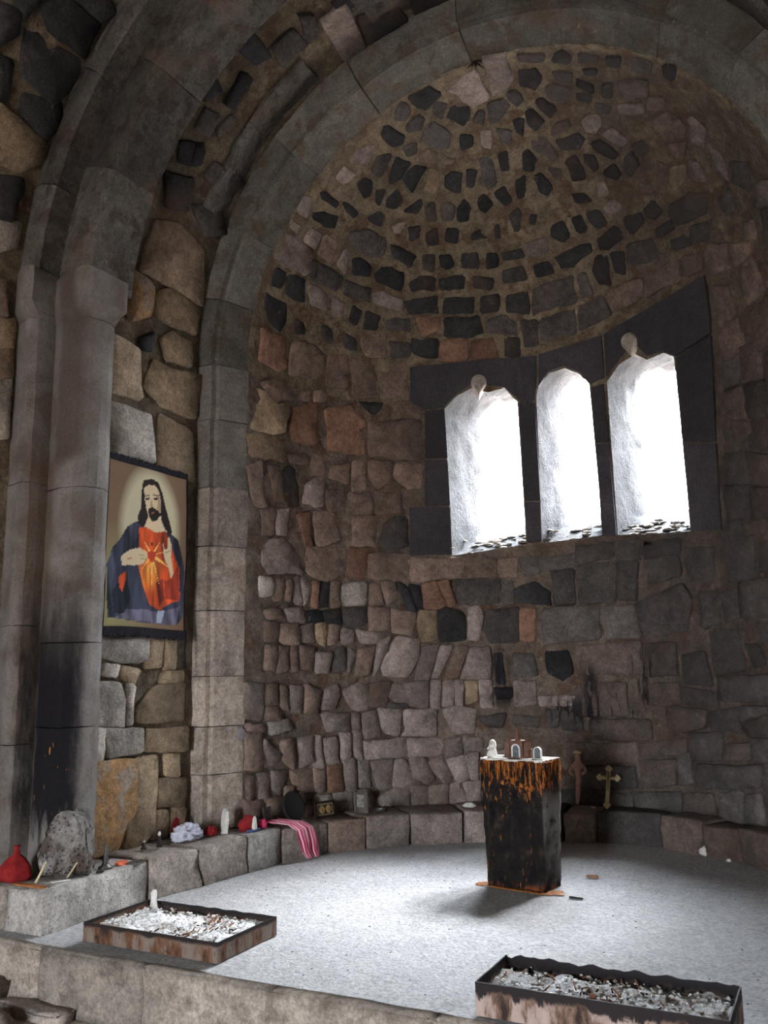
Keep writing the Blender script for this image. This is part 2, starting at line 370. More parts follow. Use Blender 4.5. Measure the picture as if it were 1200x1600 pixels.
g -1523,6385,294 -1414,6512,369 -1327,6598,325 -1350,6577,166 -1524,6383,196
g -1176,6726,1206 -1096,6783,1205 -1120,6767,985 -1181,6722,987
g -1087,6790,1204 -1015,6837,1203 -1016,6836,1004 -1093,6786,1006
g -1005,6842,1202 -940,6880,1201 -946,6876,992 -1002,6844,993
t -926,6888,1201 -835,6934,1199 -840,6931,1042 -927,6887,1012
g -825,6938,1199 -728,6981,1197 -716,6986,987 -823,6940,989
g -1084,6792,974 -1020,6833,993 -862,6921,969 -878,6913,783 -1026,6829,776 -1077,6797,912
g -1328,6598,746 -1117,6769,737 -1102,6779,614 -1330,6595,604
g -1091,6787,726 -972,6862,743 -967,6865,610 -1076,6797,603
g -954,6872,753 -822,6940,740 -825,6939,638 -948,6876,640
g -1326,6599,594 -1224,6688,578 -1168,6732,434 -1211,6698,386 -1309,6615,452
g -1190,6715,567 -1111,6773,604 -1045,6818,439 -1091,6787,370 -1208,6701,527
g -1077,6796,562 -958,6870,599 -917,6892,425 -1010,6839,387
g -949,6875,599 -845,6929,618 -853,6925,394 -909,6897,405
g -1318,6606,372 -1220,6691,366 -1216,6695,166 -1306,6617,152 -1327,6598,333
g -1208,6701,355 -1073,6799,369 -1078,6796,189 -1199,6708,165
g -1065,6805,349 -992,6850,377 -942,6879,224 -1007,6841,166 -1060,6808,208
g -965,6866,376 -843,6930,394 -840,6931,202 -933,6884,224
w -961,6868,195 -915,6894,209 -859,6922,192 -870,6917,163 -953,6873,154
g -787,6956,637 -591,7030,635 -597,7029,493 -792,6954,494
g -831,6936,475 -618,7022,473 -624,7020,331 -826,6938,333
g -827,6938,313 -624,7020,311 -631,7017,151 -823,6940,152
b -1288,6634,2236 -904,6900,2242 -909,6897,2070 -1286,6636,2044
b -892,6906,2221 -653,7009,2228 -659,7007,2077 -885,6909,2069
b -634,7016,2220 -485,7061,2221 -492,7059,2063 -634,7016,2069
d -465,7066,2220 -312,7097,2225 -306,7098,2089 -426,7075,2067
d -287,7101,2196 11,7123,2230 3,7123,2083 -278,7103,2114
r -1211,6699,2018 -1116,6770,2031 -1052,6813,1840 -1104,6778,1800 -1204,6704,1814
r -1104,6778,2031 -1029,6828,2051 -975,6860,1852 -1035,6824,1826
d -958,6870,2043 -635,7016,2048 -655,7009,1845 -880,6912,1837 -963,6867,1852
d -611,7024,2006 -532,7048,2031 -521,7051,1840 -630,7018,1844
k -509,7055,1975 -336,7093,2009 -234,7108,1923 -226,7109,1815 -501,7057,1853
t -1243,6673,1787 -1116,6770,1786 -1116,6770,1544 -1243,6673,1526
k -1099,6782,1786 -1035,6824,1812 -918,6892,1756 -913,6895,1554 -1100,6781,1531
g -887,6908,1796 -794,6953,1821 -772,6962,1739 -816,6943,1539 -889,6907,1553
d -746,6974,1779 -490,7060,1799 -516,7053,1518 -730,6980,1523 -770,6964,1645
r -478,7063,1785 -347,7091,1780 -360,7089,1527 -489,7060,1531
g -1222,6690,1493 -1106,6777,1504 -1185,6719,1215 -1280,6641,1230
g -1101,6781,1491 -1009,6840,1489 -1107,6776,1239 -1162,6736,1240
b -986,6854,1488 -897,6903,1487 -969,6863,1236 -1085,6791,1225
g -879,6912,1473 -732,6979,1470 -729,6981,1231 -952,6873,1222
k -697,6993,1416 -634,7016,1415 -619,7021,1177 -681,6999,1191
d -546,7044,1413 -391,7083,1409 -361,7089,1238 -541,7046,1228
k -286,7101,1420 -102,7120,1428 -72,7121,1259 -167,7115,1196 -281,7102,1276
k -708,6989,1139 -570,7037,1137 -573,7036,1058 -674,7002,1047
g -555,7042,1189 -376,7086,1186 -385,7084,1004 -551,7043,993
g -356,7090,1069 -70,7121,1067 -74,7121,991 -347,7091,991
d -838,6933,906 -629,7018,929 -658,7008,826 -780,6959,827
d -567,7038,915 -364,7088,901 -381,7085,812 -558,7041,838
d -310,7098,953 -200,7112,952 -213,7111,825 -304,7099,825
d -181,7114,940 -12,7123,940 -21,7123,789 -188,7114,812
d -203,7112,2094 -14,7123,2098 -15,7123,1819 -187,7114,1811
d 11,7123,2127 334,7094,2132 313,7097,1815 16,7123,1817
d 358,7089,2130 520,7052,2114 498,7058,1818 345,7092,1829
d 21,7123,2299 330,7094,2301 320,7096,2156 20,7123,2150
d 361,7089,2298 550,7043,2307 552,7042,2134 359,7089,2145
d 594,7030,2271 868,6918,2264 873,6915,2147 584,7033,2138
d 567,7038,2117 857,6923,2127 875,6914,1989 722,6984,1947 569,7037,1946
d 920,6891,2169 1142,6751,2135 1100,6781,1906 899,6902,1929
d 1199,6708,2222 1440,6483,2172 1412,6514,1878 1225,6687,1891
d 1454,6468,2104 1575,6317,2101 1558,6340,1929 1443,6480,1925
d 496,7058,1789 868,6918,1904 931,6885,1784 884,6910,1564 658,7008,1518 512,7054,1582
d 992,6850,1821 1135,6756,1820 1128,6761,1590 1014,6837,1570
d 1161,6737,1804 1286,6635,1816 1268,6651,1620 1165,6734,1614
h 1318,6607,1865 1552,6348,1867 1525,6383,1597 1296,6627,1630
h -281,7102,1784 171,7115,1794 169,7115,1522 -296,7100,1490
h 217,7111,1776 494,7059,1759 507,7055,1524 215,7111,1520
n -5,7123,1467 505,7056,1495 501,7057,1235 -2,7123,1241
n 541,7046,1465 773,6962,1470 783,6958,1232 523,7051,1220
d 824,6939,1371 998,6846,1393 1033,6825,1150 836,6934,1163
d 1041,6820,1555 1260,6659,1528 1287,6635,1255 1068,6802,1230
d 1291,6631,1435 1395,6531,1430 1434,6490,1303 1342,6584,1280
h 1396,6531,1570 1521,6387,1560 1510,6401,1449 1410,6516,1455
n -118,7119,1093 102,7120,1195 115,7119,916 -113,7119,914
n 146,7117,1165 360,7089,1164 358,7089,919 130,7118,916
n 540,7046,1149 779,6960,1177 787,6956,1011 528,7049,993
d 812,6945,1135 1057,6810,1097 1061,6807,991 823,6940,1012
h 1094,6785,1203 1489,6427,1229 1471,6448,1045 1079,6795,1044
n 52,7122,884 521,7052,892 539,7046,739 50,7122,724
n 676,7001,993 976,6859,973 966,6866,853 777,6960,804 678,7001,827
d 1003,6844,961 1183,6720,994 1221,6690,829 992,6850,841
h 1211,6698,1008 1406,6520,1016 1401,6525,966 1215,6695,905
d 1239,6676,881 1400,6526,954 1448,6474,812 1283,6638,796
h 834,6935,793 1087,6790,820 1062,6806,624 846,6929,606
n 1093,6786,743 1267,6653,757 1256,6662,644 1076,6797,626
h 1289,6633,784 1447,6476,799 1433,6491,653 1281,6640,634
n -141,7118,691 403,7080,705 407,7079,565 -106,7120,517
n 432,7074,706 803,6949,765 808,6947,657 439,7072,595
h -61,7122,503 375,7086,535 393,7082,369 -26,7123,346
n 438,7073,581 717,6985,597 703,6991,421 438,7073,372
h 734,6979,625 837,6933,659 833,6935,446 732,6980,423
h 872,6916,582 1174,6728,597 1330,6596,616 1316,6609,467 872,6916,410
h 106,7120,296 346,7092,325 352,7091,200 127,7118,170
d 391,7083,342 727,6981,369 729,6981,210 396,7082,204
n 755,6970,359 966,6865,382 996,6848,257 812,6945,194 736,6978,211
h 1028,6828,389 1197,6710,425 1178,6724,223 1011,6839,196
h 1208,6701,401 1311,6613,418 1332,6594,241 1198,6709,227
h 1347,6580,593 1428,6497,605 1395,6531,266 1344,6582,375
d -56,7122,331 92,7120,316 83,7121,167 -66,7122,173
d -221,7110,325 -79,7121,330 -88,7121,172 -229,7109,166
p -1243,6631,3936 -670,6955,4004 -223,7067,3992 -251,7104,3679 -266,7104,3623 -348,7091,3528 -419,7076,3641 -522,7044,3743 -669,6992,3789 -784,6945,3795 -902,6895,3717 -1017,6835,3589 -1160,6738,3562 -1263,6655,3627
p -1160,6738,3545 -1017,6835,3566 -1005,6843,3122 -1170,6731,3120
p -1170,6731,3103 -1005,6842,3105 -997,6847,2699 -1179,6724,2698
p -1285,6637,2678 -997,6847,2682 -994,6849,2267 -1292,6630,2266
p -405,7080,3593 -268,7104,3577 -262,7105,2709 -396,7082,2719
p -397,7082,2702 -262,7105,2692 -268,7104,2354 -392,7083,2351
p -200,7067,4000 362,7031,4052 348,7088,3698 221,7108,3670 151,7107,3784 11,7102,3866 -138,7102,3835 -226,7105,3722
p 230,7108,3634 338,7092,3645 354,7090,3140 238,7108,3149
p 237,7108,3133 353,7090,3124 366,7088,2352 247,7107,2354
p 385,7025,4057 1268,6530,4173 1265,6644,3757 966,6861,3701 866,6909,3773 735,6968,3779 722,6961,3868 638,6985,3914 555,7019,3875 469,7053,3801 371,7083,3704
p 975,6858,3677 1263,6648,3738 1229,6685,2925 971,6863,3002
p 969,6864,2982 1227,6686,2911 1208,6701,2266 978,6858,2298
d 1320,6605,3564 1448,6474,3530 1440,6484,3276 1328,6597,3296
n 1465,6455,3537 1602,6278,3497 1605,6274,3217 1457,6465,3284
n 1326,6599,3273 1454,6468,3254 1462,6459,3013 1322,6603,3054
d 1469,6450,3254 1618,6255,3194 1609,6268,2957 1478,6441,3013
n 1304,6619,3037 1460,6460,2998 1457,6465,2796 1293,6630,2823
n 1490,6426,2984 1621,6249,2935 1613,6262,2701 1472,6448,2791
d 1283,6639,2802 1440,6484,2780 1434,6490,2558 1279,6642,2588
n 1461,6460,2764 1611,6265,2679 1605,6273,2483 1455,6467,2536
d 1261,6657,2569 1431,6493,2528 1426,6499,2316 1255,6663,2325
n 1460,6461,2511 1617,6255,2456 1612,6263,2262 1439,6484,2297
d 1238,6677,2313 1348,6579,2304 1352,6575,2181 1225,6687,2174
n 1679,6155,3364 1790,5933,3314 1794,5925,3080 1687,6142,3149
n 1657,6194,3139 1791,5931,3054 1783,5949,2848 1651,6203,2933
'''
TRACE_side = '''
t -2200,3997,1542 -2200,4428,1553 -2200,4428,1386 -2200,4225,1376 -2200,4017,1420
b -2200,4444,1548 -2200,4608,1542 -2200,4584,1349 -2200,4445,1344
t -2200,4073,1376 -2200,4197,1366 -2200,4187,1291 -2200,4064,1302
b -2200,4211,1366 -2200,4386,1334 -2200,4346,1237 -2200,4230,1280
t -2200,4000,1255 -2200,4217,1250 -2200,4264,1159 -2200,4272,984 -2200,3989,1002
b -2200,4557,1233 -2200,4824,1238 -2200,4825,988 -2200,4537,983 -2200,4372,1003 -2200,4381,1114
w -2200,4274,1239 -2200,4329,1238 -2200,4337,985 -2200,4286,988
w -2200,3976,989 -2200,4094,981 -2200,4092,785 -2200,3987,795
t -2200,4108,975 -2200,4433,954 -2200,4425,808 -2200,4158,793
b -2200,4463,952 -2200,4860,937 -2200,4849,776 -2200,4454,806
o -2200,3988,781 -2200,4369,764 -2200,4390,466 -2200,4254,243 -2200,4058,228
b -2200,4383,762 -2200,4577,774 -2200,4584,590 -2200,4537,296 -2200,4422,237 -2200,4282,238
b -2200,4647,768 -2200,4783,766 -2200,4789,618 -2200,4660,632
b -2200,4599,619 -2200,4872,598 -2200,4862,415 -2200,4576,440
b -2200,4561,427 -2200,4685,409 -2200,4691,251 -2200,4546,245
b -2200,4716,410 -2200,4862,405 -2200,4851,255 -2200,4706,269
b -2200,4616,1537 -2200,4738,1534 -2200,4745,1337 -2200,4616,1327
b -2200,4609,1322 -2200,4830,1320 -2200,4824,1248 -2200,4588,1237
'''
TRACE_barrel = '''
y -2070,4268,4431 -2042,4492,4504 -2068,4783,4436 -2169,4899,4051 -2166,4557,4070 -2167,4250,4064 -2123,4245,4262
o -2172,4127,4039 -2170,4254,4046 -2175,4393,4019 -2197,4382,3794 -2200,4183,3676
t -2179,4425,3993 -2168,4560,4058 -2174,4884,4025 -2196,4857,3816 -2198,4510,3788 -2196,4424,3823
k -2200,4289,3592 -2200,4426,3679 -2200,4397,3525 -2200,4310,3522
t -2200,4500,3665 -2199,4607,3756 -2199,4823,3735 -2200,4810,3537 -2200,4561,3526
y -2200,4027,3539 -2200,4276,3498 -2200,4309,3154 -2200,4048,3130
t -2200,4435,3486 -2200,4619,3465 -2200,4932,3520 -2200,4883,3162 -2200,4520,3160 -2200,4339,3263
w -2200,4035,3072 -2200,4417,3075 -2200,4432,2733 -2200,4038,2723
t -2200,4504,3105 -2200,4866,3064 -2200,4878,2693 -2200,4470,2666
d -1184,4383,5540 -1019,4398,5636 -1019,4586,5636 -1214,4557,5521
k -1326,4141,5441 -1206,4190,5526 -1217,4430,5519 -1317,4369,5448
k -1564,4362,5233 -1397,4331,5386 -1377,4454,5401 -1559,4452,5238
d -947,4341,5672 -869,4432,5707 -931,4588,5679 -1000,4586,5645
d -1869,4540,4847 -1795,4567,4958 -1785,4887,4973 -1884,4812,4821
g -867,4512,5708 -668,4520,5782 -733,4945,5760 -910,4909,5689
k -665,4679,5783 -403,4774,5849 -404,4981,5849 -718,4948,5766
k -1789,4345,4966 -1781,4428,4977 -1839,4455,4893 -1858,4362,4864
d -1034,3973,5628 -1015,4162,5638 -1115,4183,5582 -1144,4080,5565
d -641,4503,5791 -460,4534,5838 -411,4724,5847 -643,4655,5790
k -292,4683,5867 -1,4741,5886 -46,4995,5886 -351,4975,5858
d -1639,4247,5154 -1623,4391,5171 -1727,4407,5048 -1740,4260,5032
k -1605,4069,5191 -1486,4142,5309 -1533,4297,5264 -1624,4228,5170
d -1668,4449,5121 -1589,4468,5207 -1591,4520,5205 -1703,4472,5078
k -1945,4190,4715 -1900,4456,4795 -1998,4527,4607 -2028,4324,4540
d -1975,4533,4655 -1935,4815,4732 -1993,4931,4619 -2035,4756,4522
k -1818,4200,4924 -1764,4406,5001 -1851,4446,4875 -1885,4282,4820
'''
TRACE_nave = '''
t -2372,3202,4751 -2373,3358,4748 -2392,3546,4706 -2434,3558,4600 -2471,3446,4493 -2478,3284,4473
k -2504,3312,4386 -2489,3477,4437 -2507,3497,4374 -2553,3462,4179 -2555,3369,4168
k -2131,3182,5176 -2109,3553,5207 -2152,3584,5145 -2213,3566,5051 -2275,3511,4945 -2254,3265,4982
k -2029,3181,5311 -1952,3315,5404 -1949,3536,5407 -2076,3559,5251 -2085,3309,5239
k -2125,2947,5185 -2105,3081,5213 -2160,3122,5133 -2232,3046,5020
k -2307,3328,4886 -2267,3556,4958 -2320,3610,4859 -2376,3537,4741 -2356,3358,4787
k -2263,3075,4966 -2252,3174,4986 -2334,3229,4832 -2366,3173,4764
w -2565,3381,4111 -2553,3525,4176 -2577,3542,4034 -2586,3409,3955
k -1913,3289,5446 -1813,3448,5550 -1858,3578,5505 -1930,3544,5428
k -2062,2979,5269 -2011,3092,5334 -2032,3147,5309 -2106,3123,5211
b -2599,3433,3744 -2599,3507,3766 -2600,3523,3561 -2600,3449,3534
t -2600,3451,3495 -2600,3575,3532 -2600,3577,3371 -2600,3463,3340
t -2600,3464,3317 -2600,3574,3353 -2600,3577,3179 -2600,3477,3148
w -2600,3478,3133 -2600,3579,3155 -2600,3582,2983 -2600,3491,2958
w -2600,3492,2943 -2600,3579,2966 -2600,3587,2789 -2600,3505,2769
'''
WINDOWS = [[(-30.81, 2.261), (-11.97, 2.341), (-12.53, 3.606), (-15.66, 3.744), (-20.04, 3.714), (-24.01, 3.761), (-28.11, 3.694), (-31.6, 3.566)], [(-7.8, 2.343), (7.33, 2.364), (6.21, 3.672), (3.96, 3.777), (0.3, 3.851), (-3.8, 3.828), (-7.04, 3.718), (-7.54, 3.622)], [(11.03, 2.351), (29.9, 2.3), (29.19, 3.704), (26.56, 3.763), (21.89, 3.752), (19.05, 3.828), (14.33, 3.777), (10.89, 3.655)]]
ART = [
('blue', [(0.35, 0.635), (0.246, 0.594), (0.162, 0.51), (0.078, 0.45), (0.03, 0.335), (0.021, 0.187), (0.052, 0.051), (0.422, 0.031), (0.676, 0.03), (0.91, 0.036), (0.976, 0.086), (0.996, 0.234), (0.978, 0.397), (0.919, 0.508), (0.881, 0.571), (0.793, 0.596), (0.641, 0.615)]),
('red', [(0.383, 0.599), (0.446, 0.613), (0.592, 0.588), (0.707, 0.609), (0.742, 0.575), (0.871, 0.431), (0.916, 0.393), (0.945, 0.19), (0.834, 0.17), (0.735, 0.142), (0.671, 0.112), (0.54, 0.142), (0.454, 0.246), (0.392, 0.358), (0.392, 0.475)]),
('redd', [(0.725, 0.3), (0.817, 0.317), (0.889, 0.424), (0.945, 0.19), (0.799, 0.192), (0.749, 0.19)]),
('redd', [(0.612, 0.278), (0.708, 0.315), (0.732, 0.189), (0.669, 0.139), (0.639, 0.216)]),
('mauve', [(0.265, 0.102), (0.448, 0.108), (0.672, 0.105), (0.939, 0.15), (0.893, 0.035), (0.676, 0.03), (0.124, 0.045)]),
('sky', [(0.638, 0.107), (0.736, 0.118), (0.692, 0.038), (0.626, 0.036)]),
('blued', [(0.084, 0.205), (0.25, 0.319), (0.306, 0.171), (0.238, 0.078), (0.122, 0.075)]),
('bluel', [(0.246, 0.594), (0.35, 0.635), (0.371, 0.544), (0.285, 0.459), (0.222, 0.5)]),
('bluel', [(0.016, 0.349), (0.08, 0.435), (0.116, 0.341), (0.071, 0.19)]),
('red', [(0.163, 0.291), (0.25, 0.326), (0.239, 0.258), (0.207, 0.204), (0.169, 0.225)]),
('hair', [(0.41, 0.895), (0.522, 0.92), (0.605, 0.905), (0.659, 0.845), (0.698, 0.767), (0.744, 0.698), (0.8, 0.614), (0.776, 0.579), (0.706, 0.621), (0.661, 0.665), (0.604, 0.66), (0.492, 0.649), (0.43, 0.604), (0.366, 0.629), (0.362, 0.675), (0.391, 0.718), (0.388, 0.805)]),
('skin', [(0.489, 0.681), (0.651, 0.697), (0.664, 0.634), (0.707, 0.609), (0.592, 0.588), (0.446, 0.613)]),
('skin', [(0.422, 0.849), (0.476, 0.874), (0.557, 0.882), (0.609, 0.855), (0.642, 0.794), (0.642, 0.729), (0.61, 0.685), (0.539, 0.654), (0.489, 0.681), (0.454, 0.733), (0.431, 0.786)]),
('shade', [(0.592, 0.854), (0.642, 0.794), (0.642, 0.729), (0.616, 0.694), (0.591, 0.74), (0.604, 0.798)]),
('hair', [(0.478, 0.724), (0.533, 0.742), (0.608, 0.729), (0.638, 0.704), (0.596, 0.664), (0.539, 0.652), (0.502, 0.673)]),
('lip', [(0.523, 0.71), (0.558, 0.715), (0.558, 0.704), (0.529, 0.697)]),
('hair', [(0.442, 0.79), (0.494, 0.796), (0.492, 0.782), (0.447, 0.776)]),
('hair', [(0.546, 0.803), (0.603, 0.809), (0.599, 0.794), (0.55, 0.788)]),
('hair', [(0.433, 0.802), (0.493, 0.815), (0.494, 0.808), (0.434, 0.795)]),
('hair', [(0.541, 0.821), (0.608, 0.823), (0.608, 0.815), (0.542, 0.815)]),
('shade', [(0.511, 0.787), (0.524, 0.789), (0.537, 0.742), (0.507, 0.738)]),
('skin', [(0.187, 0.413), (0.285, 0.457), (0.392, 0.475), (0.424, 0.474), (0.492, 0.451), (0.493, 0.42), (0.446, 0.382), (0.369, 0.368), (0.188, 0.356)]),
('lip', [(0.251, 0.403), (0.307, 0.409), (0.307, 0.402), (0.252, 0.395)]),
('shade', [(0.395, 0.436), (0.492, 0.439), (0.493, 0.435), (0.395, 0.43)]),
('shade', [(0.396, 0.413), (0.482, 0.415), (0.482, 0.411), (0.396, 0.407)]),
('skin', [(0.686, 0.53), (0.711, 0.492), (0.744, 0.503), (0.744, 0.564), (0.763, 0.582), (0.782, 0.546), (0.8, 0.524), (0.795, 0.466), (0.816, 0.403), (0.844, 0.355), (0.809, 0.317), (0.771, 0.384), (0.718, 0.428), (0.69, 0.475)]),
('shade', [(0.715, 0.476), (0.79, 0.498), (0.791, 0.492), (0.719, 0.468)]),
('hair', [(0.537, 0.524), (0.552, 0.525), (0.553, 0.505), (0.539, 0.504)]),
('gold', [(0.516, 0.457), (0.452, 0.519), (0.545, 0.464)]),
('gold', [(0.559, 0.465), (0.644, 0.535), (0.584, 0.458)]),
('gold', [(0.556, 0.401), (0.452, 0.277), (0.54, 0.392)]),
('gold', [(0.563, 0.401), (0.661, 0.273), (0.579, 0.41)]),
('gold', [(0.506, 0.421), (0.417, 0.337), (0.523, 0.415)]),
('gold', [(0.593, 0.435), (0.72, 0.396), (0.586, 0.423)]),
('gold', [(0.6, 0.459), (0.731, 0.485), (0.601, 0.452)]),
('gold', [(0.54, 0.395), (0.565, 0.252), (0.563, 0.397)]),
('gold', [(0.601, 0.447), (0.805, 0.377), (0.59, 0.427)]),
('gold', [(0.488, 0.459), (0.424, 0.477), (0.505, 0.445)]),
('heart', [(0.495, 0.455), (0.535, 0.47), (0.6, 0.467), (0.601, 0.442), (0.548, 0.399), (0.506, 0.425)]),
]

# ------------------------------------------------------------------ measures of the church
YF, RF = 4.933, 2.052          # front edge of the apse arch
YB, RB, ZS = 5.181, 1.942, 3.586   # apse: centre line, radius, springing height
ZC = ZS + 0.1                  # centre height of the short vault before the apse

# ------------------------------------------------------------------ object helpers
def tag(o, label=None, cat=None, group=None, kind=None):
    if label: o['label'] = label
    if cat: o['category'] = cat
    if group: o['group'] = group
    if kind: o['kind'] = kind
    return o

def mesh_obj(name, verts, faces, mat, parent=None, smooth=True):
    me = bpy.data.meshes.new(name)
    me.from_pydata([tuple(v) for v in verts], [], faces)
    if smooth: me.shade_smooth()
    me.update()
    o = bpy.data.objects.new(name, me); COL.objects.link(o)
    if mat: me.materials.append(mat)
    if parent: o.parent = parent
    return o

def bm_obj(name, bm, mat, parent=None, smooth=False):
    me = bpy.data.meshes.new(name)
    bmesh.ops.recalc_face_normals(bm, faces=bm.faces)
    bm.to_mesh(me); bm.free()
    if smooth: me.shade_smooth()
    o = bpy.data.objects.new(name, me); COL.objects.link(o)
    if mat: me.materials.append(mat)
    if parent: o.parent = parent
    return o

def empty(name, loc=(0, 0, 0), rz=0.0, rx=0.0):
    o = bpy.data.objects.new(name, None); COL.objects.link(o)
    o.empty_display_size = 0.05
    o.location = loc; o.rotation_euler = (rx, 0, rz)
    return o

# ------------------------------------------------------------------ materials
def ramp(nt, fac, stops):
    r = nt.nodes.new('ShaderNodeValToRGB')
    e = r.color_ramp.elements
    while len(e) > 1: e.remove(e[-1])
    e[0].position = stops[0][0]; e[0].color = (*stops[0][1], 1)
    for p, c in stops[1:]:
        x = e.new(p); x.color = (*c, 1)
    nt.links.new(fac, r.inputs[0])
    return r.outputs[0]
def nmath(nt, op, a, b=None, clamp=False):
    n = nt.nodes.new('ShaderNodeMath'); n.operation = op; n.use_clamp = clamp
    for i, v in enumerate((a, b)):
        if v is None: continue
        if isinstance(v, (int, float)): n.inputs[i].default_value = v
        else: nt.links.new(v, n.inputs[i])
    return n.outputs[0]
def mrange(nt, v, a, b, c=0.0, d=1.0, smooth=True):
    n = nt.nodes.new('ShaderNodeMapRange'); n.clamp = True
    if smooth: n.interpolation_type = 'SMOOTHSTEP'
    nt.links.new(v, n.inputs[0])
    for i, x in enumerate((a, b, c, d)): n.inputs[i+1].default_value = x
    return n.outputs[0]
def mixc(nt, fac, a, b, mode='MIX'):
    n = nt.nodes.new('ShaderNodeMix'); n.data_type = 'RGBA'; n.blend_type = mode
    for sock, v in ((n.inputs[0], fac), (n.inputs[6], a), (n.inputs[7], b)):
        if isinstance(v, (int, float)): sock.default_value = v
        elif isinstance(v, tuple): sock.default_value = (*v, 1)
        else: nt.links.new(v, sock)
    return n.outputs[2]
def noise_tex(nt, vec, scale, detail=4.0, rough=0.6, dist=0.0):
    n = nt.nodes.new('ShaderNodeTexNoise')
    n.inputs['Scale'].default_value = scale; n.inputs['Detail'].default_value = detail
    n.inputs['Roughness'].default_value = rough; n.inputs['Distortion'].default_value = dist
    nt.links.new(vec, n.inputs['Vector'])
    return n.outputs['Fac']
def box_mask(nt, sep, xr, yr, zr, soft=0.06):
    out = None
    for ax, r in zip('XYZ', (xr, yr, zr)):
        if r is None: continue
        a = mrange(nt, sep.outputs[ax], r[0]-soft, r[0]+soft)
        b = mrange(nt, sep.outputs[ax], r[1]-soft, r[1]+soft, 1.0, 0.0)
        c = nmath(nt, 'MULTIPLY', a, b)
        out = c if out is None else nmath(nt, 'MULTIPLY', out, c)
    return out
def new_mat(name):
    mt = bpy.data.materials.new(name); mt.use_nodes = True
    nt = mt.node_tree; b = nt.nodes['Principled BSDF']
    b.inputs['Roughness'].default_value = 0.9
    if 'Specular IOR Level' in b.inputs: b.inputs['Specular IOR Level'].default_value = 0.25
    return mt, nt, b

# smoke drips and wax soot that stain the wall, the left pier and the arch pier, plus a darker right side of the apse
# (x range, y range, z range, streak threshold, strength)
def wear_tone_group():
    g = bpy.data.node_groups.new('smoke_wear_tone', 'ShaderNodeTree')
    g.interface.new_socket('Color', in_out='INPUT', socket_type='NodeSocketColor')
    g.interface.new_socket('Color', in_out='OUTPUT', socket_type='NodeSocketColor')
    gi = g.nodes.new('NodeGroupInput'); go = g.nodes.new('NodeGroupOutput')
    geo = g.nodes.new('ShaderNodeNewGeometry')
    sep = g.nodes.new('ShaderNodeSeparateXYZ'); g.links.new(geo.outputs['Position'], sep.inputs[0])
    mp = g.nodes.new('ShaderNodeMapping'); mp.inputs['Scale'].default_value = (1, 1, 0.13)
    g.links.new(geo.outputs['Position'], mp.inputs[0])
    streak = noise_tex(g, mp.outputs[0], 26.0, 3.0, 0.55)
    blotch = noise_tex(g, geo.outputs['Position'], 9.0, 5.0, 0.65)
    col = gi.outputs[0]
    # pale salt bloom and brown wash in large blotches
    big = noise_tex(g, geo.outputs['Position'], 2.2, 5.0, 0.6, 0.4)
    col = mixc(g, nmath(g, 'MULTIPLY', mrange(g, big, 0.52, 0.72), 0.45), col, (0.13, 0.075, 0.045))
    salt = noise_tex(g, geo.outputs['Position'], 17.0, 6.0, 0.7)
    col = mixc(g, nmath(g, 'MULTIPLY', mrange(g, salt, 0.62, 0.75), 0.5), col, (0.42, 0.38, 0.33))
    # blotchy darkening over the right-hand half of the apse wall
    film = nmath(g, 'MULTIPLY', mrange(g, sep.outputs['X'], 0.0, 0.9), mrange(g, sep.outputs['Y'], 5.2, 5.3))
    film = nmath(g, 'MULTIPLY', film, mrange(g, blotch, 0.3, 0.6, 0.25, 0.6))
    col = mixc(g, film, col, (0.045, 0.038, 0.036))
    for xr, yr, zr, th, st in ZONES:
        mk = box_mask(g, sep, xr, yr, zr)
        if th is not None:
            mk = nmath(g, 'MULTIPLY', mk, mrange(g, streak, th, th+0.08))
        mk = nmath(g, 'MULTIPLY', mk, st)
        col = mixc(g, mk, col, (0.012, 0.010, 0.013))
    g.links.new(col, go.inputs[0])
    return g
ZONES = [((-0.72, -0.60), (6.5, 7.6), (1.13, 1.42), 0.45, 0.95), ((-0.75, -0.55), (6.5, 7.6), (1.0, 1.13), 0.38, 0.9),
         ((-0.28, 0.12), (6.5, 7.6), (0.86, 1.05), 0.5, 0.85), ((0.02, 0.12), (6.5, 7.6), (0.88, 1.3), 0.36, 0.95),
         ((0.15, 0.62), (6.5, 7.6), (0.9, 1.15), 0.54, 0.85), ((0.42, 0.62), (6.5, 7.6), (1.15, 1.42), 0.53, 0.85),
         ((-2.03, -1.96), (5.02, 5.10), (0.8, 1.45), None, 0.85)]
WEAR_TONE = wear_tone_group()

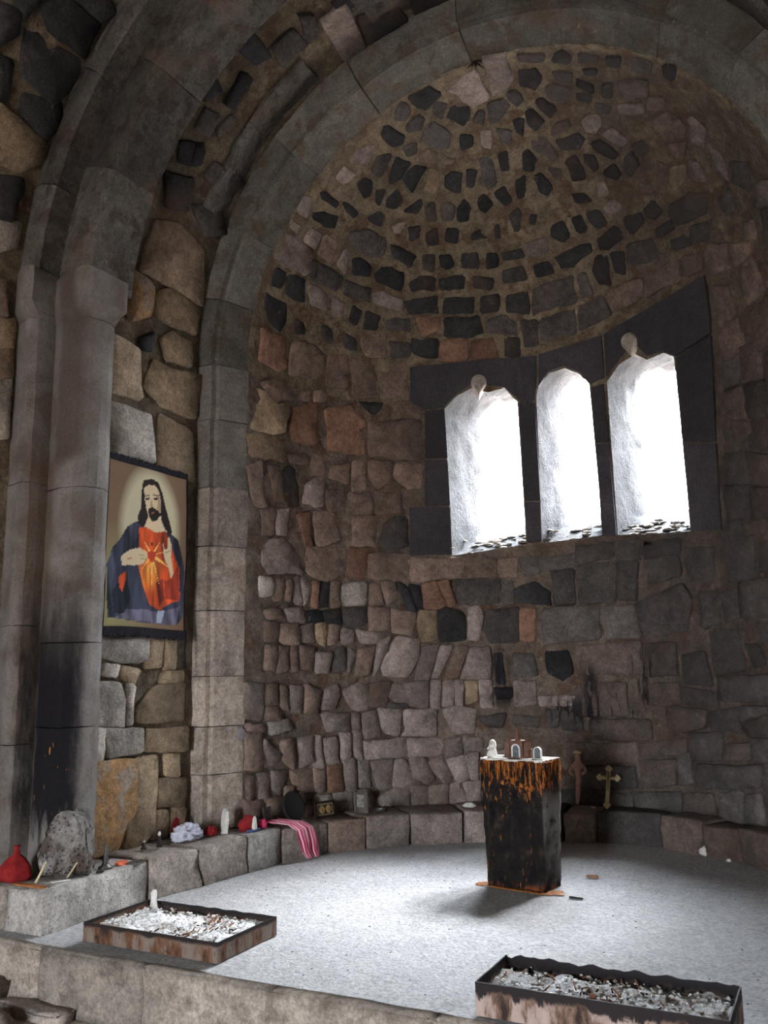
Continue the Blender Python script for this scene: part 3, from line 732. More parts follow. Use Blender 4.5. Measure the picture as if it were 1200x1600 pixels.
def stone_mat(name, base, var=0.35, bump=0.5, rough=0.92, wear=True, pits=0.0, second=None, fine=70.0, mid=0.6):
    mt, nt, b = new_mat(name)
    geo = nt.nodes.new('ShaderNodeNewGeometry'); oi = nt.nodes.new('ShaderNodeObjectInfo')
    add = nt.nodes.new('ShaderNodeVectorMath'); add.operation = 'ADD'
    cb = nt.nodes.new('ShaderNodeCombineXYZ')
    r50 = nmath(nt, 'MULTIPLY', oi.outputs['Random'], 50.0)
    for i in range(3): nt.links.new(r50, cb.inputs[i])
    nt.links.new(geo.outputs['Position'], add.inputs[0]); nt.links.new(cb.outputs[0], add.inputs[1])
    v = add.outputs[0]
    n1 = noise_tex(nt, v, 5.0, 5.0, 0.6, 0.3); n2 = noise_tex(nt, v, fine, 5.0, 0.7)
    lo = tuple(c*(1-var) for c in base); hi = tuple(min(1, c*(1+var)) for c in base)
    c = ramp(nt, n1, [(0.3, lo), (0.5, base), (0.7, hi)])
    if second: c = mixc(nt, mrange(nt, noise_tex(nt, v, 7.0, 4.0, 0.6), 0.5, 0.62), c, second)
    hsv = nt.nodes.new('ShaderNodeHueSaturation')
    nt.links.new(mrange(nt, oi.outputs['Random'], 0, 1, 0.72, 1.3, False), hsv.inputs['Value'])
    nt.links.new(c, hsv.inputs['Color']); c = hsv.outputs[0]
    c = mixc(nt, 0.75, c, ramp(nt, n2, [(0.3, (0.5, 0.5, 0.5)), (0.7, (1.42, 1.42, 1.42))]), 'MULTIPLY')
    n3 = noise_tex(nt, v, 19.0, 7.0, 0.72, 0.6)
    c = mixc(nt, mid, c, ramp(nt, n3, [(0.34, (0.45, 0.42, 0.40)), (0.5, (1.0, 1.0, 1.0)), (0.66, (1.5, 1.48, 1.45))]), 'MULTIPLY')
    if wear:
        g = nt.nodes.new('ShaderNodeGroup'); g.node_tree = WEAR_TONE
        nt.links.new(c, g.inputs[0]); c = g.outputs[0]
    nt.links.new(c, b.inputs['Base Color'])
    b.inputs['Roughness'].default_value = rough
    h = nmath(nt, 'ADD', nmath(nt, 'MULTIPLY', noise_tex(nt, v, 17.0, 8.0, 0.68), 1.5), nmath(nt, 'MULTIPLY', n2, 0.35))
    if pits:
        vo = nt.nodes.new('ShaderNodeTexVoronoi'); vo.inputs['Scale'].default_value = 38.0
        nt.links.new(v, vo.inputs['Vector'])
        h = nmath(nt, 'ADD', h, nmath(nt, 'MULTIPLY', mrange(nt, vo.outputs['Distance'], 0.12, 0.3), pits))
    bp = nt.nodes.new('ShaderNodeBump'); bp.inputs['Strength'].default_value = bump
    bp.inputs['Distance'].default_value = 0.02
    nt.links.new(h, bp.inputs['Height']); nt.links.new(bp.outputs[0], b.inputs['Normal'])
    return mt

def plain(name, color, rough=0.6, metal=0.0, var=0.12, scale=30.0, bump=0.15):
    mt, nt, b = new_mat(name)
    tcn = nt.nodes.new('ShaderNodeTexCoord')
    n = noise_tex(nt, tcn.outputs['Object'], scale, 4.0, 0.6)
    c = ramp(nt, n, [(0.3, tuple(x*(1-var) for x in color)), (0.7, tuple(min(1, x*(1+var)) for x in color))])
    nt.links.new(c, b.inputs['Base Color'])
    b.inputs['Roughness'].default_value = rough; b.inputs['Metallic'].default_value = metal
    bp = nt.nodes.new('ShaderNodeBump'); bp.inputs['Strength'].default_value = bump; bp.inputs['Distance'].default_value = 0.003
    nt.links.new(n, bp.inputs['Height']); nt.links.new(bp.outputs[0], b.inputs['Normal'])
    return mt

ST = {
 'y': stone_mat('pale_tan_stone', (0.40, 0.30, 0.215)),
 'h': stone_mat('deep_grey_stone', (0.155, 0.137, 0.128)),  # darker grey, used in the right of the apse wall
 'n': stone_mat('deep_brown_stone', (0.135, 0.104, 0.090)),  # darker brown, used in the right of the apse wall
 'g': stone_mat('grey_pink_stone', (0.265, 0.217, 0.195)),
 'b': stone_mat('brown_stone', (0.20, 0.145, 0.118)),
 'r': stone_mat('red_brown_stone', (0.23, 0.132, 0.092)),
 't': stone_mat('tan_stone', (0.30, 0.225, 0.15)),
 'o': stone_mat('ochre_stone', (0.36, 0.21, 0.10), second=(0.30, 0.24, 0.19)),
 'w': stone_mat('pale_stone', (0.46, 0.41, 0.36), bump=0.9),
 'd': stone_mat('dark_grey_stone', (0.088, 0.078, 0.074)),
 'k': stone_mat('black_basalt', (0.036, 0.034, 0.036)),
 'p': stone_mat('smooth_dark_basalt', (0.05, 0.046, 0.052), var=0.2, bump=0.2, wear=False, pits=0.15, mid=0.2),
}
M = {}
M['mortar'] = stone_mat('rough_mortar', (0.20, 0.16, 0.11), var=0.4, bump=1.0, second=(0.14, 0.095, 0.062))
M['wallmortar'] = stone_mat('brown_mortar', (0.23, 0.18, 0.145), var=0.45, bump=1.0, second=(0.19, 0.12, 0.085))
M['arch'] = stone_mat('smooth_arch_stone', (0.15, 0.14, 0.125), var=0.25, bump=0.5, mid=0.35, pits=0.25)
M['archup'] = stone_mat('dimmed_arch_stone', (0.125, 0.12, 0.105), var=0.3, bump=0.35, pits=0.25, mid=0.3, second=(0.10, 0.082, 0.062))  # upper arch stone with shade put into its colour
M['archdark'] = stone_mat('shaded_arch_stone', (0.085, 0.08, 0.07), var=0.35, bump=0.4, pits=0.2, second=(0.055, 0.043, 0.036))  # colour lowered to offset strong front light on the outer arches
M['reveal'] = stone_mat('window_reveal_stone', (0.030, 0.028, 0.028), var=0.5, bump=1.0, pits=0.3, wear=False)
M['ledge'] = stone_mat('porous_ledge_stone', (0.36, 0.335, 0.31), var=0.3, bump=0.6, pits=0.8, wear=False)
M['ledge2'] = stone_mat('rough_ledge_stone', (0.33, 0.28, 0.245), var=0.35, bump=0.9)
M['floor'] = stone_mat('dusty_floor', (0.335, 0.333, 0.33), var=0.08, bump=0.7, wear=False, mid=0.25, fine=55.0, pits=0.25)
M['riser'] = stone_mat('step_stone', (0.30, 0.255, 0.215), var=0.22, bump=0.35, wear=False, second=(0.22, 0.18, 0.15))

# ------------------------------------------------------------------ masonry
def norm_apse(p):
    if p.z < ZS: n = Vector((-p.x, YB-p.y, 0))
    else: n = Vector((-p.x, YB-p.y, ZS-p.z))
    return n.normalized()
def norm_barrel(p):
    n = Vector((1 if p.x < 0 else -1, 0, 0)) if p.z < ZC else Vector((-p.x, 0, ZC-p.z))
    return n.normalized()
def norm_side(p): return Vector((1, 0, 0))

CMAX = 0.016
def smooth_outline(pts, seg=0.085, jit=0.006, cut=0.16):
    """rounds the corners of an outline and roughens its sides"""
    n = len(pts); out = []
    for i in range(n):
        a, b, c = pts[i-1], pts[i], pts[(i+1) % n]
        la, lc = (a-b).length, (c-b).length
        ka = min(cut*la, CMAX)/max(la, 1e-6); kc = min(cut*lc, CMAX)/max(lc, 1e-6)
        p0 = b.lerp(a, ka); p1 = b.lerp(c, kc)
        out.append(p0); out.append(p1)
        nxt = c.lerp(b, min(cut*lc, CMAX)/max(lc, 1e-6))
        k = int((nxt-p1).length/seg)
        for j in range(1, k+1): out.append(p1.lerp(nxt, j/(k+1)))
    res = []
    for q in out:
        j = Vector((random.uniform(-1, 1), random.uniform(-1, 1), random.uniform(-1, 1)))*jit
        res.append(q+j)
    return res

def stone(name, pts, nf, mat, parent, h=None, shrink=0.004, depth=0.03, jit=0.006, round_=0.008, off=0.0):
    pts = [Vector(p) for p in pts]
    c = sum(pts, Vector())/len(pts)
    size = sum((p-c).length for p in pts)/len(pts)
    pts = [c+(p-c)*(1-shrink/max(size, 0.01)) for p in pts]
    ol = smooth_outline(pts, jit=min(jit, size*0.07))
    if h is None: h = random.uniform(0.008, 0.024)
    N = nf(c)
    tilt = Vector((random.uniform(-1, 1), random.uniform(-1, 1), random.uniform(-1, 1)))*0.09
    V = []; n = len(ol)
    r = min(round_*random.uniform(0.7, 1.5), size*0.2)
    def put(k, d, lift):
        for p in ol:
            q = p.lerp(c, min(d/max((p-c).length, 1e-4), 0.8))
            nn = nf(q)
            x = (q-c).dot(tilt)*lift if lift else 0
            V.append(q + nn*(k + off + x))
    put(-depth, 0, 0); put(h*0.35, 0, 0.6); put(h, r, 1)
    F = []
    for a in (0, 1):
        for i in range(n):
            j = (i+1) % n
            F.append((a*n+i, a*n+j, (a+1)*n+j, (a+1)*n+i))
    V.append(c + N*(h*random.uniform(0.9, 1.35)+off)); k = len(V)-1
    for i in range(n): F.append((2*n+i, 2*n+(i+1) % n, k))
    # orient outward
    e1, e2 = ol[1]-ol[0], ol[2]-ol[0]
    area = Vector()
    for i in range(n): area += (ol[i]-c).cross(ol[(i+1) % n]-c)
    if area.dot(N) < 0: F = [tuple(reversed(f)) for f in F]
    return mesh_obj(name, V, F, mat, parent)

def flat_stone(name, pts, nf, mat, parent, h=0.012, depth=0.03, off=0.0):
    """dressed slab, may be concave: two rims and one flat face"""
    pts = [Vector(p) for p in pts]
    ol = []
    n0 = len(pts)
    for i in range(n0):
        a, b = pts[i], pts[(i+1) % n0]
        k = max(1, int((b-a).length/0.12))
        for j in range(k): ol.append(a.lerp(b, j/k))
    c = sum(ol, Vector())/len(ol)
    bm = bmesh.new()
    rims = []
    for k in (-depth, h-0.003, h):
        rims.append([bm.verts.new(p + nf(p)*(k+off)) for p in ol])
    n = len(ol)
    for a in (0, 1):
        for i in range(n):
            j = (i+1) % n
            bm.faces.new((rims[a][i], rims[a][j], rims[a+1][j], rims[a+1][i]))
    f = bm.faces.new(rims[2])
    bmesh.ops.triangulate(bm, faces=[f])
    return bm_obj(name, bm, mat, parent)

def read_trace(s):
    for l in s.strip().splitlines():
        t = l.split()
        yield t[0], [Vector([float(x)/1000 for x in q.split(',')]) for q in t[1:]]

def cuboid(name, corners, mat, parent, amp=0.006, rnd=0.012, seed=0, grid=(0, .05, .35, .65, .95, 1)):
    """stone block: eight corners (z-fast, then y, then x), rounded edges, uneven faces"""
    C8 = [Vector(c) for c in corners]
    def tri(u, v, w):
        p = Vector()
        for i in (0, 1):
            for j in (0, 1):
                for k in (0, 1):
                    p += C8[i*4+j*2+k]*((u if i else 1-u)*(v if j else 1-v)*(w if k else 1-w))
        return p
    cen = tri(.5, .5, .5)
    idx = {}; V = []; F = []
    G = grid; m_ = len(G)
    def vid(i, j, k):
        key = (i, j, k)
        if key not in idx:
            p = tri(G[i], G[j], G[k])
            ext = sum(1 for a in key if a in (0, m_-1))
            if ext >= 2:
                d = cen-p
                d = Vector([math.copysign(1, x) if a in (0, m_-1) else 0 for x, a in zip((tri(.5, G[j], G[k])-p, tri(G[i], .5, G[k])-p, tri(G[i], G[j], .5)-p), key)]) if False else d
                for a, q in ((i, tri(.5, G[j], G[k])), (j, tri(G[i], .5, G[k])), (k, tri(G[i], G[j], .5))):
                    if a in (0, m_-1):
                        e = q-p
                        if e.length > 1e-6: p = p + e.normalized()*min(rnd*0.6, e.length*0.3)
            s = Vector((seed*3.1, seed*1.7, seed*0.9))
            nv = noise.noise_vector((p+s)*7.0)
            p = p + nv*amp*2
            idx[key] = len(V); V.append(p)
        return idx[key]
    e = m_-1
    for a in range(e):
        for b in range(e):
            F.append((vid(0, a, b), vid(0, a, b+1), vid(0, a+1, b+1), vid(0, a+1, b)))
            F.append((vid(e, a, b), vid(e, a+1, b), vid(e, a+1, b+1), vid(e, a, b+1)))
            F.append((vid(a, 0, b), vid(a+1, 0, b), vid(a+1, 0, b+1), vid(a, 0, b+1)))
            F.append((vid(a, e, b), vid(a, e, b+1), vid(a+1, e, b+1), vid(a+1, e, b)))
            F.append((vid(a, b, 0), vid(a, b+1, 0), vid(a+1, b+1, 0), vid(a+1, b, 0)))
            F.append((vid(a, b, e), vid(a+1, b, e), vid(a+1, b+1, e), vid(a, b+1, e)))
    # consistent outward normals
    vol = 0
    for f in F:
        a, b, c = V[f[0]]-cen, V[f[1]]-cen, V[f[2]]-cen
        vol += a.dot(b.cross(c))
    if vol < 0: F = [tuple(reversed(f)) for f in F]
    return mesh_obj(name, V, F, mat, parent)

def box8(x0, x1, y0, y1, z0, z1):
    return [(x, y, z) for x in (x0, x1) for y in (y0, y1) for z in (z0, z1)]

# --- apse wall and half dome as a mortar shell with the three window openings
def apse_pt(th, s, dr=0.0):
    a = math.radians(th)
    if s <= ZS: R = RB+dr; return Vector((R*math.sin(a), YB+R*math.cos(a), s))
    e = min((s-ZS)/RB, PI/2); R = RB+dr
    return Vector((R*math.sin(a)*math.cos(e), YB+R*math.cos(a)*math.cos(e), ZS+R*math.sin(e)))
def inside(pt, poly):
    x, y = pt; c = False; n = len(poly)
    for i in range(n):
        x1, y1 = poly[i]; x2, y2 = poly[(i+1) % n]
        if (y1 > y) != (y2 > y) and x < (x2-x1)*(y-y1)/(y2-y1)+x1: c = not c
    return c
def dense(poly, step=0.06):
    out = []
    for i in range(len(poly)):
        a, b = poly[i], poly[(i+1) % len(poly)]
        L = math.hypot((b[0]-a[0])*RB*PI/180, b[1]-a[1]); k = max(1, int(L/step))
        for j in range(k): out.append((a[0]+(b[0]-a[0])*j/k, a[1]+(b[1]-a[1])*j/k))
    return out
WIN = [dense(w) for w in WINDOWS]
def shell(name, s0, s1, mat, parent=None):
    pts, edges = [], []
    for w in WIN:
        b = len(pts); k = 0
        for q in w:
            pts.append(q)
        n = len(w); edges += [(b+i, b+(i+1) % n) for i in range(n)]
    st = 0.036
    dth = st/RB*180/PI
    rows = int((s1-s0)/st)
    for r in range(rows+1):
        s = s0+(s1-s0)*r/rows
        e = max(0, (s-ZS)/RB)
        cols = max(8, int(180/dth*max(0.04, math.cos(min(e, PI/2)))))
        for i in range(cols+1):
            th = -90+180*i/cols
            if 0 < i < cols: th += random.uniform(-.25, .25)*180/cols
            q = (th, s + (random.uniform(-.25, .25)*st if 0 < r < rows else 0))
            near = any(inside(q, w) or min((abs(q[0]-p[0])*0.034)**2+(q[1]-p[1])**2 for p in w[::2]) < 0.0006 for w in WIN) if (abs(th) < 34 and 2.1 < s < 4.1) else False
            if not near: pts.append(q)
    vs, es, fs, *_ = delaunay_2d_cdt([Vector((a*0.0339, b)) for a, b in pts], edges, [], 0, 1e-5)
    V = []
    for q in vs:
        th, s = q.x/0.0339, q.y
        p = apse_pt(th, s)
        edge = min([min((abs(th-w_[0])*0.034)**2+(s-w_[1])**2 for w_ in w) for w in WIN]) if (abs(th) < 36 and 2.1 < s < 4.1) else 1
        k = 0 if edge < 1e-5 else 1
        d = noise.noise(p*9)*0.010 + noise.noise(p*30)*0.005
        V.append(apse_pt(th, s, 0.004+d*k))
    F = []; split = [[], []]
    for f in fs:
        cx = sum(vs[i].x for i in f)/3/0.0339; cy = sum(vs[i].y for i in f)/3
        if any(inside((cx, cy), w) for w in WIN): continue
        F = split[0 if cy < ZS else 1]
        a, b, c = (V[i] for i in f)
        if (b-a).cross(c-a).dot(norm_apse(a)) < 0: f = f[::-1]
        F.append(tuple(f))
    res = []
    for nm, mt, fl in zip(name, mat, split):
        used = sorted({i for f in fl for i in f}); ix = {i: k for k, i in enumerate(used)}
        res.append(mesh_obj(nm, [V[i] for i in used], [tuple(ix[i] for i in f) for f in fl], mt, parent))
        res[-1]['kind'] = 'structure'
    return res

wall_apse, ceiling_apse = shell(('wall_apse', 'ceiling_apse'), -0.02, ZS+RB*PI/2, (M['wallmortar'], M['mortar']))

for code, P in read_trace(TRACE_apse):
    zc = sum(p.z for p in P)/len(P)
    par = ceiling_apse if zc > ZS-0.15 else wall_apse
    if code == 'p': flat_stone('slab', P, norm_apse, ST['p'], wall_apse, h=0.014)
    else:
        tight = zc < 2.0
        stone('stone', P, norm_apse, ST[code], par, h=random.uniform(0.010, 0.030) if tight else random.uniform(0.004, 0.016),
              shrink=-0.015 if zc < 3.3 else -0.003, jit=0.007 if tight else 0.013)

# rest of the apse wall at the far right, coursed rubble
def fill_courses(nf, at, u0, u1, v0, v1, parent, codes, hmin=0.14, hmax=0.24, wmin=0.12, wmax=0.34):
    v = v0
    while v < v1-0.08:
        h = min(random.uniform(hmin, hmax), v1-v); u = u0
        while u < u1-0.05:
            w = min(random.uniform(wmin, wmax), u1-u)
            P = [at(u+.008, v+.008), at(u+w-.008, v+.008), at(u+w-.008, v+h-.008), at(u+.008, v+h-.008)]
            stone('stone', P, nf, ST[random.choice(codes)], parent)
            u += w
        v += h
fill_courses(norm_apse, lambda u, v: apse_pt(u/RB*180/PI, v), 57*PI/180*RB, 89*PI/180*RB, 0.24, 3.45, wall_apse, 'hhnnd', 0.18, 0.28, 0.2, 0.4)

# --- window tunnels
AX = [Vector((0.0, 1, 0)), Vector((0.10, 1, 0)), Vector((0.15, 1, 0))]
AX = [a.normalized() for a in AX]
def window(n, w, ax, parent):
    inner = [apse_pt(a, s, 0.004) for a, s in w]
    flatm = sum((p.y for p in inner))/len(inner)
    cx = sum(p.x for p in inner)/len(inner)
    zs = [p.z for p in inner]; z0, z1 = min(zs), max(zs)
    rings = []
    K = 9
    for k in range(K+1):
        t = k/K
        ring = []
        for p in inner:
            d = 0.46*t
            # all outer edges end in one plane square to the window's axis
            q = p + ax*(d + (7.12-p.y)*t*0.9)
            c = cx + ax.x/ax.y*(q.y-flatm)
            shr = 0.18*t
            q.x = c + (q.x-c)*(1-shr*1.4)
            f = (p.z-z0)/(z1-z0)
            q.z += t*(0.27*(1-f) + 0.05*f) if f < 0.25 else t*(0.27*0.75*(1-(f-.25)/.75) + 0.05*f)
            if 0 < k:
                q += noise.noise_vector(q*6)*0.022*min(1, t*2) + noise.noise_vector(q*22)*0.012
            ring.append(q)
        rings.append(ring)
    m_ = len(inner); V = [q for r in rings for q in r]; F = []
    for k in range(K):
        for i in range(m_):
            j = (i+1) % m_
            F.append((k*m_+i, k*m_+j, (k+1)*m_+j, (k+1)*m_+i))
    cen = sum(V, Vector())/len(V)
    a, b, c = (V[i] for i in F[m_//2][:3])
    if (b-a).cross(c-a).dot(cen-a) < 0: F = [tuple(reversed(f)) for f in F]
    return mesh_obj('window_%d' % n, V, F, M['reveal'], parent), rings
WR = []
for i, w in enumerate(WIN):
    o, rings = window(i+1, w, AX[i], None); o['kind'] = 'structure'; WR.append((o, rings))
    # loose rubble on the sloping sill
    z0 = min(q.z for q in rings[0])
    for k in range(34 if i != 1 else 14):
        t = random.uniform(0.05, 0.55); kk = t*9; r = rings[int(kk)]
        low = [q for q in r if q.z < min(x.z for x in r)+0.09]
        a = random.choice(low); b = random.choice(low); p = a.lerp(b, random.random())
        s = random.uniform(0.018, 0.045)
        bm = bmesh.new(); bmesh.ops.create_icosphere(bm, subdivisions=1, radius=s)
        for v in bm.verts:
            v.co = Vector((v.co.x*random.uniform(.8, 1.5), v.co.y*random.uniform(.7, 1.2), v.co.z*random.uniform(.15, .4))) + p + Vector((0, 0, 0.002))
        bm_obj('sill_stone', bm, ST['w'], o)
    # side stones of the embrasure: dressed near the room, rubble behind
# keystone bosses hanging into the two outer windows
def boss(px, parent):
    th, s, r = px
    bm = bmesh.new(); pts = []
    for k in range(25):
        a = -PI*0.12 + (PI*1.24)*k/24
        pts.append((r*math.cos(a), r*math.sin(a)))
    pts.append((0, -r*1.75))
    prof = []
    fr, bk, md = [], [], []
    for x, z in pts:
        aa = th + math.degrees(x/RB)
        fr.append(bm.verts.new(apse_pt(th+math.degrees(x*0.86/RB), s+z*0.86, -0.075)))
        md.append(bm.verts.new(apse_pt(aa, s+z, -0.055)))
        bk.append(bm.verts.new(apse_pt(aa, s+z, 0.12)))
    n = len(pts)
    for i in range(n):
        j = (i+1) % n
        bm.faces.new((fr[i], fr[j], md[j], md[i])); bm.faces.new((md[i], md[j], bk[j], bk[i]))
    bm.faces.new(fr); bm.faces.new(bk[::-1])
    return bm_obj('keystone_boss', bm, ST['w'], parent)
boss((-22.3, 3.80, 0.070), WR[0][0])
boss((18.8, 3.935, 0.072), WR[2][0])

# --- wall with the tapestry, short vault before the apse, nave vault: mortar shells
def vault_pt(R, y, s, side=-1):
    if s <= ZC: return Vector((side*R, y, s))
    a = (s-ZC)/R
    if a > PI: return Vector((-side*R, y, ZC-(s-ZC-PI*R)))
    return Vector((side*R*math.cos(a), y, ZC+R*math.sin(a)))
def vault(name, R, y0, y1, s0, mat, st=0.05, full=True, amp=0.012):
    V, F = [], []
    tot = (ZC-s0)*2 + PI*R
    nu = int(tot/st); nv = max(1, int((y1-y0)/st))
    for i in range(nu+1):
        L = tot*i/nu
        if L <= ZC-s0: P = (-R, s0+L); N = (1, 0)
        elif L <= ZC-s0+PI*R:
            a = (L-(ZC-s0))/R; P = (-R*math.cos(a), ZC+R*math.sin(a)); N = (math.cos(a), -math.sin(a))
        else: P = (R, ZC-(L-(ZC-s0)-PI*R)); N = (-1, 0)
        for j in range(nv+1):
            y = y0+(y1-y0)*j/nv
            p = Vector((P[0], y, P[1])); d = noise.noise(p*8)*amp + noise.noise(p*25)*amp*0.4
            V.append(p + Vector((N[0], 0, N[1]))*d)
    w = nv+1
    for i in range(nu):
        for j in range(nv):
            F.append((i*w+j, i*w+j+1, (i+1)*w+j+1, (i+1)*w+j))
    o = mesh_obj(name, V, F, mat); o['kind'] = 'structure'
    return o
wall_left = vault('ceiling_vault', 2.21, 3.97, YF, 0.0, M['mortar'])
nave = vault('ceiling_nave', 2.61, -4.6, 3.70, -0.35, M['mortar'], st=0.09)
core = vault('ceiling_core', 2.74, -4.9, 5.4, -0.35, M['mortar'], st=0.2)
for code, P in read_trace(TRACE_side): stone('stone', P, norm_side, ST[{'b': 't', 't': 'w', 'w': 'w'}.get(code, code)], wall_left, h=random.uniform(0.012, 0.03), shrink=-0.012)
for code, P in read_trace(TRACE_barrel): stone('stone', P, norm_barrel, ST[code], wall_left, h=random.uniform(0.012, 0.026), shrink=-0.012)
for code, P in read_trace(TRACE_nave): stone('stone', P, norm_barrel, ST[code], nave, h=random.uniform(0.012, 0.026), shrink=-0.03)
# vault stones past the traced ones, over the crown and down the right side
fill_courses(norm_barrel, lambda u, v: vault_pt(2.2, v, u), ZC+2.2*1.22, ZC+2.2*2.1, 4.06, 4.62, wall_left, 'kkdd', 0.15, 0.22, 0.18, 0.3)
fill_courses(norm_barrel, lambda u, v: vault_pt(2.2, v, u), ZC+2.2*2.1, ZC+2.2*PI+3.4, 4.06, 4.9, wall_left, 'kddb', 0.22, 0.3, 0.3, 0.5)
fill_courses(norm_side, lambda u, v: Vector((-2.6, u, v)), 2.6, 3.36, 1.9, 3.2, nave, 'btdw', 0.2, 0.3, 0.2, 0.36)
# nearly smooth ring of voussoirs that closes the short vault against the apse arch
def ring_block(name, prof, a0, a1, R_mode, mat, parent, n=6, gap=0.0014, stilt=0.0, side=-1, seed=0):
    """block swept round the vault axis; prof is a closed list of (radius, y)"""
    V, F = [], []; m_ = len(prof)
    for k in range(n+1):
        a = a0 + gap + (a1-a0-2*gap)*k/n
        for r, y in prof:
            p = Vector((side*r*math.cos(a), y, ZS+stilt+r*math.sin(a)))
            p += noise.noise_vector(p*6+Vector((seed, 0, 0)))*0.006
            V.append(p)
    for k in range(n):
        for i in range(m_):
            j = (i+1) % m_
            F.append((k*m_+i, k*m_+j, (k+1)*m_+j, (k+1)*m_+i))
    F.append(tuple(range(m_))[::-1]); F.append(tuple(n*m_+i for i in range(m_)))
    bm = bmesh.new(); vs = [bm.verts.new(v) for v in V]
    for f in F: bm.faces.new([vs[i] for i in f])
    return bm_obj(name, bm, mat, parent)
def shaft_block(name, prof, z0, z1, mat, parent, side=-1, gap=0.003, top=None, rows=5, amp=0.004, seed=0):
    V = []; m_ = len(prof); top = top or prof
    bm = bmesh.new(); rr = []
    for k in range(rows+1):
        z = z0+gap+(z1-z0-2*gap)*k/rows; t = k/rows
        row = []
        for (r, y), (r2, y2) in zip(prof, top):
            p = Vector((side*(r+(r2-r)*t), y+(y2-y)*t, z)); p += noise.noise_vector(p*8+Vector((0, seed, 0)))*amp
            row.append(bm.verts.new(p))
        rr.append(row)
    for k in range(rows):
        for i in range(m_):
            j = (i+1) % m_
            bm.faces.new((rr[k][i], rr[k][j], rr[k+1][j], rr[k+1][i]))
    bm.faces.new(rr[0][::-1]); bm.faces.new(rr[-1])
    o = bm_obj(name, bm, mat, parent)
    return o
def arc_pts(cx, cy, r, a0, a1, n):
    return [(cx+r*math.cos(math.radians(a0+(a1-a0)*i/n)), cy+r*math.sin(math.radians(a0+(a1-a0)*i/n))) for i in range(n+1)]

ringprof = [(2.185, 4.64), (2.165, 4.70), (2.185, 4.80), (2.215, 4.90), (2.235, YF+.02), (2.6, YF+.02), (2.6, 4.64)]
angs = [27, 45, 60, 74, 88, 103, 118, 133, 148, 163]
for i in range(len(angs)-1):
    if i in (2,): continue
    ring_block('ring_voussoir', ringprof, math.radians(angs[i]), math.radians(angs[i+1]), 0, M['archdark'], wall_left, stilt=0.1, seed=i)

# inner arch and its piers
apse_arch = empty('trim_1'); apse_arch['kind'] = 'structure'
iprof = [(2.095, YF), (2.085, YF+.04), (2.052, YF+.045), (2.046, YF+.06), (RB+.004, YB+.012), (2.7, YB+.012), (2.7, YF)]
zj = [-0.02, 0.24, 0.611, 0.935, 1.28, 1.745, 2.21, 2.645, 3.16, ZS]
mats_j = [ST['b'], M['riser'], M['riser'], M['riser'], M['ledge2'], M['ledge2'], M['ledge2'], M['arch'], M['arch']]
for side in (-1, 1):
    for i in range(len(zj)-1):
        dx = random.uniform(-0.008, 0.008)
        pr = [(r+dx if r < 2.6 else r, y) for r, y in iprof]
        shaft_block('pier_block', pr, zj[i], zj[i+1], mats_j[i], apse_arch, side, seed=i)
aj = [0, 14, 29, 48, 67, 89.3, 108.6, 128.8, 145, 163, 180]
for i in range(len(aj)-1):
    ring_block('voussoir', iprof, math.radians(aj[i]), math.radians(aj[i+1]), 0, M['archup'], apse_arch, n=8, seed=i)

# left and right crossing piers: two stepped shafts with a cut capital, arches above
Bs = [(2.383, 3.735), (2.33, 3.712)] + arc_pts(2.215, 3.845, 0.165, 235, 128, 10) + [(2.3, 3.99), (2.75, 3.99), (2.75, 3.735)]
Bs = [(2.42, 3.735), (2.383, 3.727), (2.30, 3.70), (2.22, 3.685), (2.14, 3.70), (2.085, 3.745), (2.055, 3.81), (2.052, 3.87), (2.09, 3.94), (2.16, 3.98), (2.75, 3.99), (2.75, 3.735)]
Bc = [(2.42, 3.72), (2.383, 3.70), (2.28, 3.655), (2.17, 3.63), (2.04, 3.60), (1.995, 3.61), (1.985, 3.74), (1.985, 3.94), (2.06, 3.97), (2.16, 4.02), (2.75, 4.03), (2.75, 3.72)]
As = [(2.60, 3.62), (2.53, 3.60), (2.48, 3.575), (2.43, 3.57), (2.395, 3.60), (2.383, 3.66), (2.383, 3.74), (2.75, 3.74), (2.75, 3.62)]
Ac = [(2.62, 3.60), (2.55, 3.55), (2.47, 3.50), (2.375, 3.47), (2.345, 3.50), (2.36, 3.62), (2.36, 3.73), (2.75, 3.73), (2.75, 3.60)]
soot = None
